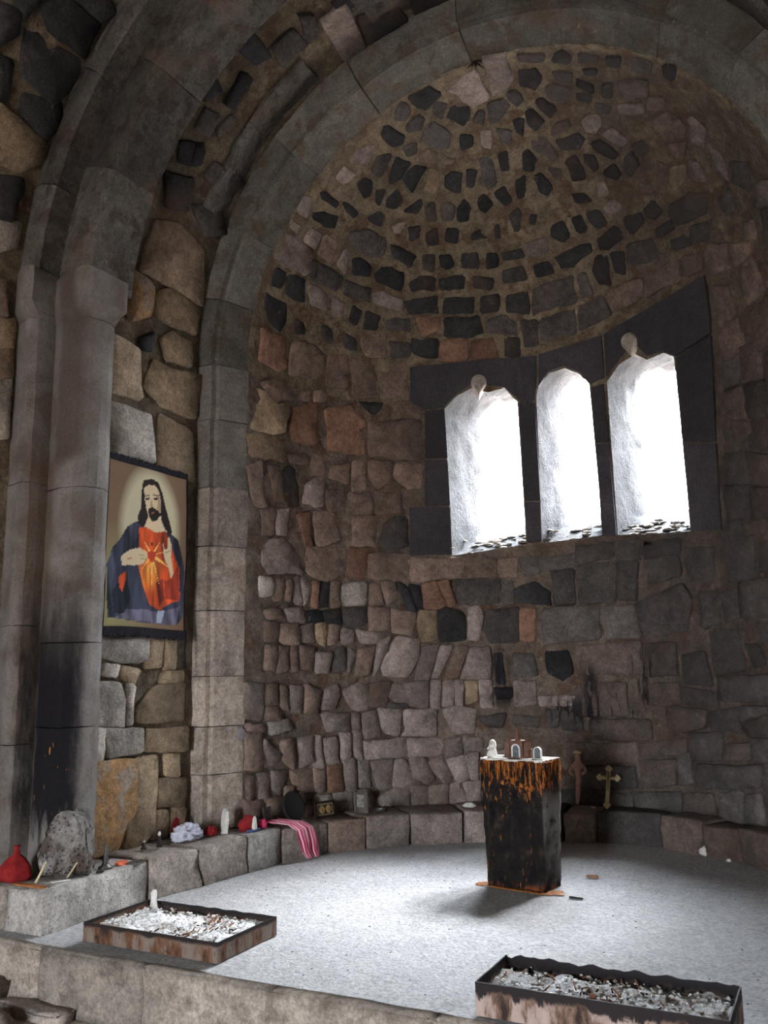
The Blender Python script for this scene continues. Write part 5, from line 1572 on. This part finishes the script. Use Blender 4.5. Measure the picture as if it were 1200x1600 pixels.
# arched icon at the right end
t = empty('arched_icon', on_altar(0.155, 0.07), AZ)
tag(t, 'small white-framed arched icon at the right end of the charred block', 'icon')
bm = MB(); o_, i_ = arch_poly(.027, .072), arch_poly(.020, .065, z0=.004); arch_ring(bm, o_, i_, -.008, .008); bm_obj('frame', bm, M['white'], t)
bm = MB(); add_prism(bm, i_, -.002, .004); bm_obj('picture', bm, M['darkpic'], t)
bm = MB(); add_box(bm, (0, 0, .002), (.075, .03, .004)); bm_obj('base', bm, M['white'], t)
for (x, y, sx2, sy2, rz, lb_) in ((-0.09, .06, .045, .03, .2, 'small white box behind the veiled figurine'), (-0.07, .02, .09, .03, -.1, 'long white card before the model church, left half'), (0.10, .03, .07, .035, .15, 'white paper card lying before the arched icon')):
    h = .016 if 'box' in lb_ else .005
    bm = MB(); add_box(bm, (0, 0, h/2), (sx2, sy2, h)); roughen(bm, .002, 40)
    o = bm_obj('paper_box' if 'box' in lb_ else 'paper_card', bm, M['white']); o.location = on_altar(x, y); o.rotation_euler = (0, 0, rz)
    tag(o, lb_, 'box' if 'box' in lb_ else 'card')

# --- two iron candle trays filled with ash
def tray_mat(name, base, rust, rim, rimn, back):
    mt, nt, b = new_mat(name)
    tcn = nt.nodes.new('ShaderNodeTexCoord'); v = tcn.outputs['Object']
    mp = nt.nodes.new('ShaderNodeMapping'); mp.inputs['Scale'].default_value = (1, 1, 0.35); nt.links.new(v, mp.inputs[0])
    n1 = noise_tex(nt, mp.outputs[0], 14.0, 5.0, 0.65); n2 = noise_tex(nt, v, 26.0, 5.0, 0.7)
    c = ramp(nt, n1, [(0.36, (.03, .018, .014)), (0.46, rust), (0.54, base), (0.68, tuple(x*1.25 for x in base))])
    c = mixc(nt, mrange(nt, n2, 0.58, 0.68), c, (.035, .022, .018))
    sp = nt.nodes.new('ShaderNodeSeparateXYZ'); nt.links.new(v, sp.inputs[0])
    zz = nmath(nt, 'ADD', sp.outputs['Z'], nmath(nt, 'MULTIPLY', nmath(nt, 'SUBTRACT', n1, 0.5), rimn))
    c = mixc(nt, mrange(nt, zz, rim-0.012, rim+0.004), c, (.018, .012, .012))
    c = mixc(nt, nmath(nt, 'MULTIPLY', mrange(nt, sp.outputs['Y'], back-0.01, back), 0.93), c, (.014, .012, .013))
    nt.links.new(c, b.inputs['Base Color']); b.inputs['Roughness'].default_value = 0.7; b.inputs['Metallic'].default_value = 0.15
    bp = nt.nodes.new('ShaderNodeBump'); bp.inputs['Strength'].default_value = 0.5; bp.inputs['Distance'].default_value = 0.004
    nt.links.new(n2, bp.inputs['Height']); nt.links.new(bp.outputs[0], b.inputs['Normal'])
    return mt
M['ash'] = stone_mat('ash', (.86, .85, .84), var=0.15, bump=1.0, wear=False, second=(.56, .50, .44), fine=90.0)
M['burnt'] = plain('burnt_brown', (.22, .10, .05), 0.8, var=0.5)
M['char'] = plain('charcoal', (.02, .018, .017), 0.9)
def candle_tray(name, label, x0, x1, y0, y1, h, base, rust, ragged, seed):
    rnd = random.Random(seed)
    cx_, cy_ = (x0+x1)/2, (y0+y1)/2; w, d = x1-x0, y1-y0
    t = empty(name, (cx_, cy_, 0.012)); tag(t, label, 'tray')
    mt = tray_mat(name+'_iron', base, rust, h*(0.85 if seed == 1 else 0.72), 0.06 if seed == 1 else 0.16, d/2)
    walls = [((-w/2, -d/2), (w/2, -d/2)), ((w/2, -d/2), (w/2, d/2)), ((w/2, d/2), (-w/2, d/2)), ((-w/2, d/2), (-w/2, -d/2))]
    for k, (a, b_) in enumerate(walls):
        a, b_ = Vector((*a, 0)), Vector((*b_, 0)); dr = (b_-a); L = dr.length; dr.normalize(); nn = Vector((dr.y, -dr.x, 0))
        bm = MB(); N_ = int(L/.02); rows = []
        for i in range(N_+1):
            p = a+dr*L*i/N_; hh = h + (noise.noise(Vector((i*.35, seed, k)))*ragged if k in (2,) else noise.noise(Vector((i*.2, seed, k)))*ragged*0.1)
            bow = nn*0.004*noise.noise(Vector((i*.15, k, seed)))
            rows.append([bm.verts.new(p+bow+nn*0.003), bm.verts.new(p+bow+nn*0.003+Vector((0, 0, hh))), bm.verts.new(p+bow-nn*0.003+Vector((0, 0, hh))), bm.verts.new(p+bow-nn*0.003)])
        for i in range(N_):
            for q in range(4): bm.faces.new((rows[i][q], rows[i][(q+1) % 4], rows[i+1][(q+1) % 4], rows[i+1][q]))
        bm.faces.new(rows[0][::-1]); bm.faces.new(rows[-1])
        bm_obj('side_plate', bm, mt, t)
    bm = MB(); add_box(bm, (0, 0, .003), (w, d, .006)); bm_obj('bottom_plate', bm, mt, t)
    # ash bed
    V, F = [], []; nx, ny = int(w/.012), int(d/.012)
    for i in range(nx+1):
        for j in range(ny+1):
            x = -w/2+.004+(w-.008)*i/nx; y = -d/2+.004+(d-.008)*j/ny; q = Vector((x*1.0+seed, y, 0))
            z = h*0.58 + 0.020*noise.noise(q*7) + 0.013*noise.noise(q*22) + 0.010*abs(noise.noise(q*55))
            V.append((x, y, z))
    for i in range(nx):
        for j in range(ny):
            a = i*(ny+1)+j; F.append((a, a+ny+1, a+ny+2, a+1))
    tag(mesh_obj('ash_bed', V, F, M['ash'], t), kind='stuff')
    for nm, mat, cnt, L0, cxr in (('burnt_stubs', M['burnt'], 42, .03, (.0, .28) if seed == 1 else (-.45, .45)), ('charcoal_bits', M['char'], 26, .018, (-.1, .42)), ('ash_flakes', M['ash'], 420, .011, (-.48, .48))):
        bm = MB()
        for k in range(cnt):
            x = rnd.uniform(*cxr)*w if nm != 'burnt_stubs' else rnd.gauss(sum(cxr)/2, (cxr[1]-cxr[0])/4)*w
            x = max(-w*.46, min(w*.46, x)); y = rnd.uniform(-.44, .44)*d; L = L0*rnd.uniform(.5, 1.5)
            a = rnd.uniform(0, PI); tilt = rnd.uniform(-.2, .7)
            p = Vector((x, y, h*0.59+.008)); q = Vector((math.cos(a)*math.cos(tilt), math.sin(a)*math.cos(tilt), math.sin(tilt)))*L
            if nm == 'ash_flakes': add_box(bm, p+Vector((0, 0, rnd.uniform(-.004, .012))), (L, L*.7, L*.45), rz=a, rx=tilt)
            else: add_tube(bm, [p, p+q], .0035, 5, r1=.003)
        tag(bm_obj(nm, bm, mat, t), kind='stuff')
    return t
tr1 = candle_tray('candle_tray', 'shallow rusty iron tray of white ash and burnt stubs, at the left', -1.575, -0.75, 3.385, 3.85, 0.088, (.17, .13, .105), (.13, .06, .03), 0.004, 1)
tr2 = candle_tray('candle_tray', 'iron ash tray with a ragged black back rim, at the front right', 0.53, 1.435, 3.315, 3.665, 0.118, (.36, .27, .235), (.17, .10, .07), 0.022, 2)
# upright stub and wax-topped chip in the back corner of the left tray
bm = MB(); add_lathe(bm, [(.020, 0), (.024, .02), (.018, .07), (.021, .10), (.012, .115)], n=9, sy_=.6); roughen(bm, .006, 30)
o = bm_obj('pale_stone_chip', bm, M['white'], None, True); o.location = (-1.50, 3.80, 0.052)
tag(o, 'pale upright chip standing in the back left corner of the rusty ash tray', 'stone')
bm = MB(); add_lathe(bm, [(.012, 0), (.013, .02), (.012, .045), (.006, .05)], n=10)
o = bm_obj('candle_stub', bm, M['burnt'], None, True); o.location = (0.97, 3.345, 0.06); o.scale = (1, 1, 1.6)
tag(o, 'brown candle stub leaning on the front rim of the ragged ash tray', 'candle')

# --- things along the ledge
Z = 0.228
def polar(t, r, z=Z): a = math.radians(t); return Vector((r*math.sin(a), YB+r*math.cos(a), z))
def facing(t): return -math.radians(t)        # local -Y looks at the apse centre
M['gold'] = plain('tarnished_gold', (.30, .22, .10), 0.5, var=0.4)
M['blackwood'] = plain('black_wood', (.022, .016, .013), 0.5)
M['tin'] = plain('dull_tin', (.10, .095, .09), 0.45, 0.6, var=0.4)
M['redcloth'] = plain('red_cloth', (.24, .014, .016), 0.9, var=0.3)
M['pinkcloth'] = plain('pink_cloth', (.55, .04, .13), 0.9, var=0.3)
M['lilac'] = plain('lilac_cloth', (.50, .50, .58), 0.9, var=0.15)
M['rosewood'] = plain('rose_brown_wood', (.56, .34, .27), 0.65, var=0.25)
M['cream'] = plain('cream_wood', (.62, .53, .32), 0.6, var=0.25)

# carved figure without a cross
def leaning(name, t, r, lean, z=Z):
    o = empty(name, polar(t, r, z)); o.rotation_euler = (-lean, 0, facing(t)); return o
t = leaning('carved_figure', -1.0, 1.71, 0.30)
t.location.z = 0.25
tag(t, 'slim pinkish carved human figure with bent arms leaning on the wall behind the charred block', 'figure')
me = bpy.data.meshes.new('body')
J = [((0, 0, .0), .020), ((.002, 0, .10), .028), ((.006, 0, .20), .031), ((.0, 0, .27), .040), ((-.004, 0, .30), .046), ((-.004, 0, .335), .020), ((-.006, -.004, .365), .026), ((-.006, -.004, .385), .022),
     ((-.052, 0, .290), .020), ((-.068, -.008, .245), .017), ((-.030, -.026, .215), .014), ((.046, 0, .290), .020), ((.066, -.008, .252), .017), ((.030, -.028, .226), .014), ((0, -.004, .41), .012)]
ED = [(0, 1), (1, 2), (2, 3), (3, 4), (4, 5), (5, 6), (6, 7), (4, 8), (8, 9), (9, 10), (4, 11), (11, 12), (12, 13), (7, 14)]
me.from_pydata([j[0] for j in J], ED, [])
body = bpy.data.objects.new('body', me); COL.objects.link(body)
sk = body.modifiers.new('skin', 'SKIN')
for i, j in enumerate(J): me.skin_vertices[0].data[i].radius = (j[1], j[1]*0.75)
me.skin_vertices[0].data[0].use_root = True
ss = body.modifiers.new('sub', 'SUBSURF'); ss.levels = 1; ss.render_levels = 1
dg = bpy.context.evaluated_depsgraph_get()
me2 = bpy.data.meshes.new_from_object(body.evaluated_get(dg)); me2.name = 'body'
body.modifiers.clear(); body.data = me2; me2.materials.clear(); me2.materials.append(M['rosewood']); me2.shade_smooth(); body.parent = t
bm = MB(); add_lathe(bm, [(.030, 0), (.034, .012), (.028, .02)], (-.006, -.002, .388), n=9); roughen(bm, .006, 60)
tag(bm_obj('crown', bm, M['cream'], t), 'pale crown')
# wooden cross with pointed ends
t = leaning('wooden_cross', 6.3, 1.74, 0.33)
tag(t, 'cream wooden cross with pointed lobed ends leaning on the wall beside the carved figure', 'cross')
bm = MB()
def lobed(L, w, tip):    # outline of one bar end
    return [(w, L-tip*1.5), (w*2.1, L-tip*0.95), (w*1.5, L-tip*0.55), (0, L)]
def bar(cx0, cz0, dx, dz, L, w, tip):
    e = lobed(L, w, tip)
    pts = [(w, 0)] + e + [(-a, b_) for a, b_ in e[-2::-1]] + [(-w, 0)]
    return [(cx0+dz*a+dx*b_, cz0-dx*a+dz*b_) for a, b_ in pts]
for (dx, dz, L) in ((0, 1, .098), (0, -1, .235), (1, 0, .098), (-1, 0, .098)):
    add_prism(bm, bar(0, .235, dx, dz, L, .0135, .032), -.009, .009)
add_box(bm, (0, 0, .235), (.034, .019, .034))
bm_obj('cross_body', bm, M['cream'], t)
bm = MB(); add_tube(bm, [(0, -.012, .255), (0, -.014, .20), (0.004, -.012, .14)], .008, 6, r1=.004); add_tube(bm, [(-.06, -.012, .25), (0, -.014, .235), (.06, -.012, .25)], .004, 5); add_lathe(bm, [(.001, .255), (.009, .262), (.009, .275), (.001, .282)], (0, -.015, 0), 8)
bm_obj('corpus', bm, M['gold'], t, True)
# framed double icon
t = leaning('framed_icon', -69.5, 1.74, 0.22, Z+.002)
tag(t, 'dark-framed icon with two gold ovals leaning on the wall above the ledge', 'icon')
bm = MB()
for c, s_ in (((0, 0, .009), (.185, .016, .018)), ((0, 0, .111), (.185, .016, .018)), ((-.084, 0, .06), (.018, .016, .12)), ((.084, 0, .06), (.018, .016, .12))): add_box(bm, c, s_)
bm_obj('frame', bm, M['blackwood'], t)
bm = MB(); add_box(bm, (0, .001, .06), (.152, .006, .086)); bm_obj('mat_board', bm, plain('tan_board', (.22, .16, .09)), t)
bm = MB(); add_box(bm, (0, -.002, .06), (.125, .004, .062)); bm_obj('dark_panel', bm, M['blackwood'], t)
for x in (-.031, .031):
    bm = MB(); add_lathe(bm, [(.026, 0), (.026, .002), (.02, .0035)], n=20, sy_=1.1)
    for v in bm.verts: v.co = Vector((v.co.x+x, -.0045-v.co.z, .06+v.co.y))
    ov = bm_obj('gold_oval', bm, M['gold'], t)
    bm = MB(); add_lathe(bm, [(.010, 0), (.010, .0015)], n=10, sy_=1.6)
    for v in bm.verts: v.co = Vector((v.co.x+x, -.0085-v.co.z, .056+v.co.y))
    bm_obj('portrait', bm, plain('ochre_portrait', (.30, .15, .05), var=0.5, scale=120), ov)
# dark round plate
t = leaning('round_plate', -78.5, 1.76, 0.28, Z+.002)
tag(t, 'round blackened metal plate leaning on the wall left of the framed double icon', 'plate')
for nm, prof, mt in (('dish', [(.105, 0), (.112, .004), (.108, .012), (.09, .010), (.08, .006), (.001, .006)], M['tin']),):
    bm = MB(); add_lathe(bm, prof, n=28)
    for v in bm.verts: v.co = Vector((v.co.x, -v.co.z, .11+v.co.y))
    roughen(bm, .003, 30); bm_obj(nm, bm, M['char'], t, True)
bm = MB(); add_tube(bm, [(.10*math.sin(a), -.014, .11-.10*math.cos(a)) for a in [(-1.0+2.0*k/12) for k in range(13)]], .003, 5); tag(bm_obj('rim', bm, M['tin'], t), 'dull grey rim')
# small dark standing frame
t = leaning('picture_frame', -86.5, 1.80, 0.18, Z+.010)
tag(t, 'small dark picture frame standing behind the pink cloth', 'picture')
bm = MB()
for c, s_ in (((0, 0, .006), (.085, .012, .012)), ((0, 0, .124), (.085, .012, .014)), ((-.037, 0, .065), (.011, .012, .13)), ((.037, 0, .065), (.011, .012, .13))): add_box(bm, c, s_)
bm_obj('frame', bm, M['tin'], t)
bm = MB(); add_box(bm, (0, .002, .065), (.065, .004, .11)); bm_obj('picture', bm, plain('faded_dark_print', (.055, .035, .035), 0.35, var=0.6), t)
# faded curled photograph
t = leaning('curled_photograph', -59.5, 1.72, 0.3, Z+.002); t.rotation_euler.y = 0.14
tag(t, 'faded grey photograph with curled edges leaning on the wall right of the framed double icon', 'photograph')
V, F = [], []
for i in range(9):
    for j in range(9): u, v = i/8, j/8; V.append(((u-.5)*.125, -.03*(2*u-1)**2*0.5-.012*(v-.5)**2, v*.165))
for i in range(8):
    for j in range(8): a = i*9+j; F.append((a, a+9, a+10, a+1))
o = mesh_obj('sheet', V, F, plain('faded_photo', (.16, .14, .125), 0.8, var=0.3), t); o.modifiers.new('th', 'SOLIDIFY').thickness = .003
bm = MB(); add_box(bm, (0, -.008, .09), (.062, .004, .09)); roughen(bm, .004, 40); bm_obj('image', bm, plain('grey_image', (.34, .32, .30), 0.7, var=0.7, scale=45), o)
# small crumbled clay cup
bm = MB(); add_lathe(bm, [(.030, 0), (.040, .018), (.044, .04), (.034, .045), (.028, .02)], n=12); roughen(bm, .012, 28)
o = bm_obj('crumbled_cup', bm, M['tin'], None, True); o.location = polar(-54.5, 1.66, Z+.002)
tag(o, 'small crumbled grey cup on the ledge right of the curled photograph', 'cup')
def rock(name, loc, size, mat, label, cat='stone', seed=0, rz=0.0, rx=0.0, flat=1.0):
    bm = MB(); bmesh.ops.create_icosphere(bm, subdivisions=3, radius=1.0)
    for v in bm.verts:
        d = 1+0.28*noise.noise(v.co*1.4+Vector((seed*5.1, 0, 0)))+0.08*noise.noise(v.co*4+Vector((seed, 0, 0)))
        v.co = Vector((v.co.x*size[0], v.co.y*size[1], v.co.z*size[2]))*d
    zmin = min(v.co.z for v in bm.verts)
    for v in bm.verts: v.co.z = max(v.co.z, zmin*0.75)
    lo = min(v.co.z for v in bm.verts)
    o = bm_obj(name, bm, mat, None, True); o.location = (loc[0], loc[1], loc[2]-lo); o.rotation_euler = (rx, 0, rz)
    tag(o, label, cat); return o
rock('pale_stone', polar(-29.6, 1.66), (.05, .035, .022), M['white'], 'pale flat stone on the ledge just left of the charred block', seed=1)
rock('white_rock', (0.93, 6.60, 0.004), (.045, .04, .04), M['white'], 'white broken rock on the floor against the ledge at far right', seed=2, rz=.4)
rock('small_rock', (1.09, 6.47, 0.004), (.015, .014, .012), M['white'], 'tiny greenish-white pebble on the floor right of the white broken rock', seed=3)
bm = MB(); add_box(bm, (0, 0, .008), (.075, .03, .014), rz=.2, taper=.8); roughen(bm, .006, 40)
o = bm_obj('bark_chip', bm, M['burnt']); o.location = (0.375, 5.67, .006); tag(o, 'brown flat bark chip on the floor behind the charred block, to its right', 'debris')
bm = MB(); add_box(bm, (0, 0, .005), (.075, .016, .010), rz=-.1); roughen(bm, .005, 50)
o = bm_obj('dark_stick', bm, M['char']); o.location = (0.42, 5.14, .006); tag(o, 'thin dark stick lying on the floor right of the charred block', 'debris')
bm = MB(); add_box(bm, (0, 0, .006), (.03, .018, .012), rz=.5); o = bm_obj('paper_scrap', bm, M['white']); o.location = (.045, 6.88, Z+.006) if False else polar(3.0, 1.72, Z+.004)
tag(o, 'tiny white paper scrap between the carved figure and the wooden cross', 'paper')

# --- cloths and bags
def crumple(name, loc, size, mat, label, cat, seed=0, n=3, amp=.35, spiky=2.4):
    bm = MB(); bmesh.ops.create_icosphere(bm, subdivisions=4, radius=1.0)
    for v in bm.verts:
        q = v.co*spiky+Vector((seed*7.7, seed, 0))
        d = 0.75+amp*(1-3.2*abs(noise.noise(q)))*0.75+amp*0.45*(1-3*abs(noise.noise(q*2.3)))
        v.co = Vector((v.co.x*size[0], v.co.y*size[1], v.co.z*size[2]))*d
    for v in bm.verts: v.co.z = max(v.co.z, -size[2]*0.45)
    lo = min(v.co.z for v in bm.verts)
    o = bm_obj(name, bm, mat, None, True); o.location = (loc[0], loc[1], loc[2]-lo); tag(o, label, cat); return o
crumple('crumpled_cloth', (-2.0, 4.655, .245), (.085, .12, .07), M['lilac'], 'crumpled pale lilac cloth on the ledge at the foot of the arch pier', 'cloth', 1)
crumple('red_cloth', (-1.95, 4.84, .245), (.045, .045, .04), M['redcloth'], 'crumpled dark red cloth just right of the pale lilac cloth', 'cloth', 2)
crumple('red_rag', (-2.13, 4.70, .245), (.02, .04, .085), M['redcloth'], 'small red rag showing behind the pale lilac cloth', 'cloth', 3)
t = empty('red_bag', (-1.83, 5.09, .236)); tag(t, 'small red bag with a white and black bird shape on its front', 'bag')
bm = MB(); bmesh.ops.create_icosphere(bm, subdivisions=3, radius=1.0)
for v in bm.verts:
    d = 1+.25*noise.noise(v.co*2.2); v.co = Vector((v.co.x*.05, v.co.y*.085, v.co.z*.058))*d
for v in bm.verts: v.co.z = max(v.co.z, -.045)
for v in bm.verts: v.co.z += .045
bm_obj('sack', bm, M['redcloth'], t, True)
bm = MB(); add_lathe(bm, [(.002, .0), (.022, .012), (.026, .04), (.02, .065), (.018, .085), (.010, .10), (.001, .103)], (.062, -.01, .0), n=12, sx_=.5)
tag(bm_obj('white_bird', bm, M['white'], t, True), 'white bird shape')
bm = MB(); add_lathe(bm, [(.002, .05), (.02, .055), (.024, .075), (.014, .092), (.001, .096)], (.05, .032, .0), n=10, sx_=.5); bm_obj('dark_wing', bm, M['char'], t, True)
bm = MB(); add_tube(bm, [(.05, -.08, .012), (.07, -.02, .008), (.06, .05, .01)], .011, 6); bm_obj('blue_strap', bm, plain('blue_band', (.05, .08, .18)), t, True)
# striped pink scarf hanging over the ledge
def stripe_mat():
    mt, nt, b = new_mat('striped_scarf'); tcn = nt.nodes.new('ShaderNodeTexCoord')
    wv = nt.nodes.new('ShaderNodeTexWave'); wv.inputs['Scale'].default_value = 3.2; wv.inputs['Distortion'].default_value = 0.6; wv.bands_direction = 'Y'
    nt.links.new(tcn.outputs['UV'], wv.inputs['Vector'])
    mp = nt.nodes.new('ShaderNodeMapping'); mp.inputs['Scale'].default_value = (1, 0.55, 1)
    nt.links.new(ramp(nt, wv.outputs['Fac'], [(0.42, (.50, .02, .09)), (0.6, (.74, .45, .52))]), b.inputs['Base Color']); return mt
M['scarf'] = stripe_mat()
sc_path = [polar(-85.5, 1.80, .262), polar(-84.5, 1.72, .256), polar(-82.8, 1.655, .252), polar(-81.6, 1.605, .215), polar(-80.8, 1.590, .13), polar(-80.2, 1.588, .06), polar(-79.6, 1.575, .018)]
V, F = [], []; NW = 14; NL = 30
def bez(t):
    k = t*(len(sc_path)-1); i = min(int(k), len(sc_path)-2); return sc_path[i].lerp(sc_path[i+1], k-i)
for i in range(NL+1):
    t_ = i/NL; p = bez(t_); wd = .062+.03*math.sin(t_*3)
    for j in range(NW+1):
        u = j/NW-.5; a = math.radians(-81); tang = Vector((math.cos(a), -math.sin(a), 0))
        tang = Vector((math.cos(math.radians(-82)), -math.sin(math.radians(-82)), 0))
        nrm = Vector((-math.sin(math.radians(-82)), -math.cos(math.radians(-82)), 0))
        fold = .009*math.sin(u*22+t_*2)+.007*math.sin(u*9+t_*5)
        V.append(p + tang*u*wd*2 + nrm*(fold+.012)*min(1, t_*2.2) + Vector((0, 0, abs(fold)*max(0, 1-t_*2))))
for i in range(NL):
    for j in range(NW): a = i*(NW+1)+j; F.append((a, a+1, a+NW+2, a+NW+1))
o = mesh_obj('striped_scarf', V, F, M['scarf'])
uvl = o.data.uv_layers.new(name='UVMap')
for lp in o.data.loops: uvl.data[lp.index].uv = ((lp.vertex_index % (NW+1))/NW*0.3+0.05, (lp.vertex_index // (NW+1))/NL*0.15 + (lp.vertex_index % (NW+1))/NW)
o.modifiers.new('th', 'SOLIDIFY').thickness = .004
tag(o, 'pink and white striped scarf hanging down over the front of the ledge', 'scarf')
crumple('pink_cloth', polar(-89.3, 1.79, .24), (.03, .04, .042), M['pinkcloth'], 'bright pink crumpled cloth between the red bag and the small dark frame', 'cloth', 6)
# marker slab leaning on the arch pier
bm = MB(); pts = [(-.03, 0), (.035, 0), (.04, .09), (.03, .145), (0, .165), (-.028, .15), (-.036, .08)]
add_prism(bm, pts, -.013, .013); roughen(bm, .004, 30)
o = bm_obj('pale_slab', bm, M['white']); o.location = (-1.905, 4.92, .238); o.rotation_euler = (-.16, -.2, -1.1+.6)
tag(o, 'small pale stone slab leaning on the foot of the arch pier', 'slab')
# oval disc on the pier edge
bm = MB(); add_lathe(bm, [(.001, 0), (.034, 0), (.036, .006), (.03, .011), (.001, .012)], n=20, sy_=1.45)
for v in bm.verts: v.co = Vector((v.co.z, v.co.x, v.co.y))
o = bm_obj('oval_plaque', bm, plain('grey_violet_enamel', (.17, .15, .16), 0.4), None, True); o.location = (-1.962, 5.17, .875); o.rotation_euler = (0, 0, -.75)
tag(o, 'small grey oval plaque fixed to the right edge of the arch pier', 'plaque')
M['lump'] = stone_mat('pitted_grey_stone', (.27, .25, .235), var=.4, bump=1.0, wear=False, pits=1.2, second=(.12, .09, .075))
# rounded carved lump standing at the pier foot
bm = MB(); n = 20; fr, bk = [], []
outl = [(-.125, 0), (-.13, .12), (-.11, .23), (-.06, .305), (.0, .33), (.065, .31), (.115, .24), (.135, .12), (.13, 0)]
outl2 = []
for a, b_ in zip(outl, outl[1:]): outl2 += [a, ((a[0]+b_[0])/2, (a[1]+b_[1])/2)]
outl2.append(outl[-1])
add_prism(bm, outl2, -.06, .06)
bmesh.ops.triangulate(bm, faces=[f for f in bm.faces if len(f.verts) > 4])
bmesh.ops.subdivide_edges(bm, edges=bm.edges[:], cuts=2, use_grid_fill=True)
for v in bm.verts:
    if v.co.y < 0: v.co.y -= .03*(1-(v.co.x/.14)**2)*(1-abs(v.co.z-.15)/.2)
roughen(bm, .026, 13); roughen(bm, .016, 34)
o = bm_obj('round_headed_stone', bm, M['lump'], None, True); o.location = (-2.045, 3.70, .222); o.rotation_euler = (-.08, 0, math.radians(33))
tag(o, 'rough round-headed stone standing on the ledge at the foot of the sooty pier', 'stone')
# wax streak and sticks by the pier foot
bm = MB(); add_tube(bm, [(0, 0, 0), (.02, .05, .10)], .008, 5, r1=.005); o = bm_obj('wooden_stick', bm, M['cream']); o.location = (-2.03, 3.475, .222)
tag(o, 'short pale stick leaning against the left pier near the ledge front', 'stick')
bm = MB(); add_tube(bm, [(0, 0, 0), (.01, .06, .07)], .006, 5, r1=.004); o = bm_obj('wooden_stick', bm, M['cream']); o.location = (-1.955, 3.62, .224)
tag(o, 'thin pale stick leaning on the round-headed stone', 'stick')
# candlestick
bm = MB(); add_lathe(bm, [(.040, 0), (.042, .008), (.022, .02), (.016, .035), (.020, .045), (.013, .06), (.011, .12), (.013, .128)], n=14)
o = bm_obj('candlestick', bm, M['tin'], None, True); o.location = (-1.94, 3.885, .222); tag(o, 'dark grey metal candlestick on the ledge right of the round-headed stone', 'candlestick')
# red paper cone bag at far left
bm = MB(); prof = [(.075, 0), (.085, .02), (.075, .07), (.05, .105), (.018, .13), (.012, .16), (.018, .175)]
add_lathe(bm, prof, n=20)
for v in bm.verts:
    a = math.atan2(v.co.y, v.co.x); v.co.x *= 1+.12*math.sin(a*5); v.co.y *= 1+.12*math.sin(a*5)
o = bm_obj('tied_bag', bm, M['redcloth'], None, True); o.location = (-2.20, 3.49, .222); tag(o, 'dark red tied cloth bag on the ledge at the far left edge', 'bag')
# small things scattered on the ledge
def bit(name, x, y, s, mat, label, cat, rz=0, z=.224):
    bm = MB(); add_box(bm, (0, 0, s[2]/2), s); roughen(bm, min(s)*.25, 40)
    o = bm_obj(name, bm, mat); o.location = (x, y, z); o.rotation_euler = (0, 0, rz); tag(o, label, cat)
bit('wax_sheet', -2.0, 3.415, (.22, .035, .008), M['orange_wax'], 'orange wax run along the front lip of the ledge at left', 'wax', 0, .222)
bit('matchbox', -1.885, 3.79, (.034, .022, .012), M['char'], 'tiny black box lying on the ledge before the candlestick', 'box', .4, .222)
bit('metal_strip', -1.93, 3.66, (.09, .02, .006), M['tin'], 'grey metal strip lying before the round-headed stone', 'strip', 1.1, .222)
bit('paper_strip', -1.93, 3.55, (.10, .028, .004), M['white'], 'white paper strip lying near the front corner of the ledge', 'paper', 1.2, .222)
bit('candy_wrapper', -1.93, 4.0, (.05, .06, .016), plain('orange_wrapper', (.62, .12, .05), .5, var=.5, scale=80), 'crumpled orange-red wrapper on the porous ledge block', 'wrapper', .4, .223)
bit('dark_saucer', -1.875, 4.06, (.075, .085, .008), M['tin'], 'flat dark dish beside the orange-red wrapper', 'dish', .2, .223)
def tiny_figure(x, y, h, mat, label):
    t = empty('small_figurine', (x, y, .236)); tag(t, label, 'figurine')
    bm = MB(); add_lathe(bm, [(.016, 0), (.018, .004), (.011, h*.3), (.013, h*.55), (.007, h*.7)], n=10); bm_obj('body', bm, mat, t, True)
    bm = MB(); add_lathe(bm, [(.001, h*.68), (.009, h*.75), (.010, h*.86), (.005, h*.97), (.001, h)], n=10); bm_obj('head', bm, M['white'], t, True)
tiny_figure(-2.065, 4.33, .055, M['tin'], 'tiny grey and white figurine on the ledge, the left and smaller of two')
tiny_figure(-2.02, 4.42, .095, M['char'], 'dark small figurine on the ledge, the right and taller of two')
# stones fallen at the far left of the lower floor
for k, (x, y, s) in enumerate([(-2.35, 2.7, (.16, .12, .06)), (-1.75, 3.0, (.12, .09, .045))]):
    rock('fallen_stone', (x, y, -.29), s, M['ledge2'], ['large rough stone on the lower floor at the bottom left corner', 'rough stone on the lower floor against the step, by the bottom left corner'][k], seed=9+k)

# crumbs of plaster and leaf scattered over the platform
rnd = random.Random(5)
bm = MB()
for k in range(260):
    x, y = rnd.uniform(-1.6, 1.8), rnd.uniform(3.4, 6.6)
    if math.hypot(x, y-YB) > 1.42 and y > YB: continue
    if -1.65 < x < -0.68 and y < 3.95 or 0.45 < x < 1.5 and y < 3.75 or abs(x) < .33 and 5.05 < y < 5.55: continue
    s_ = .0036*rnd.uniform(.5, 1.8); z = 0.004 + 0.010*(noise.noise(Vector((x, y, 0))*1.7)*0.8+noise.noise(Vector((x, y, 3))*7)*0.35)
    add_box(bm, (x, y, z+s_*.2), (s_*rnd.uniform(.8, 2.4), s_, s_*.5), rz=rnd.uniform(0, PI))
tag(bm_obj('plaster_crumbs', bm, plain('grey_crumb', (.16, .15, .14), .9, var=.8, scale=8)), 'tiny crumbs of plaster and leaf strewn over the floor', 'crumbs', kind='stuff')
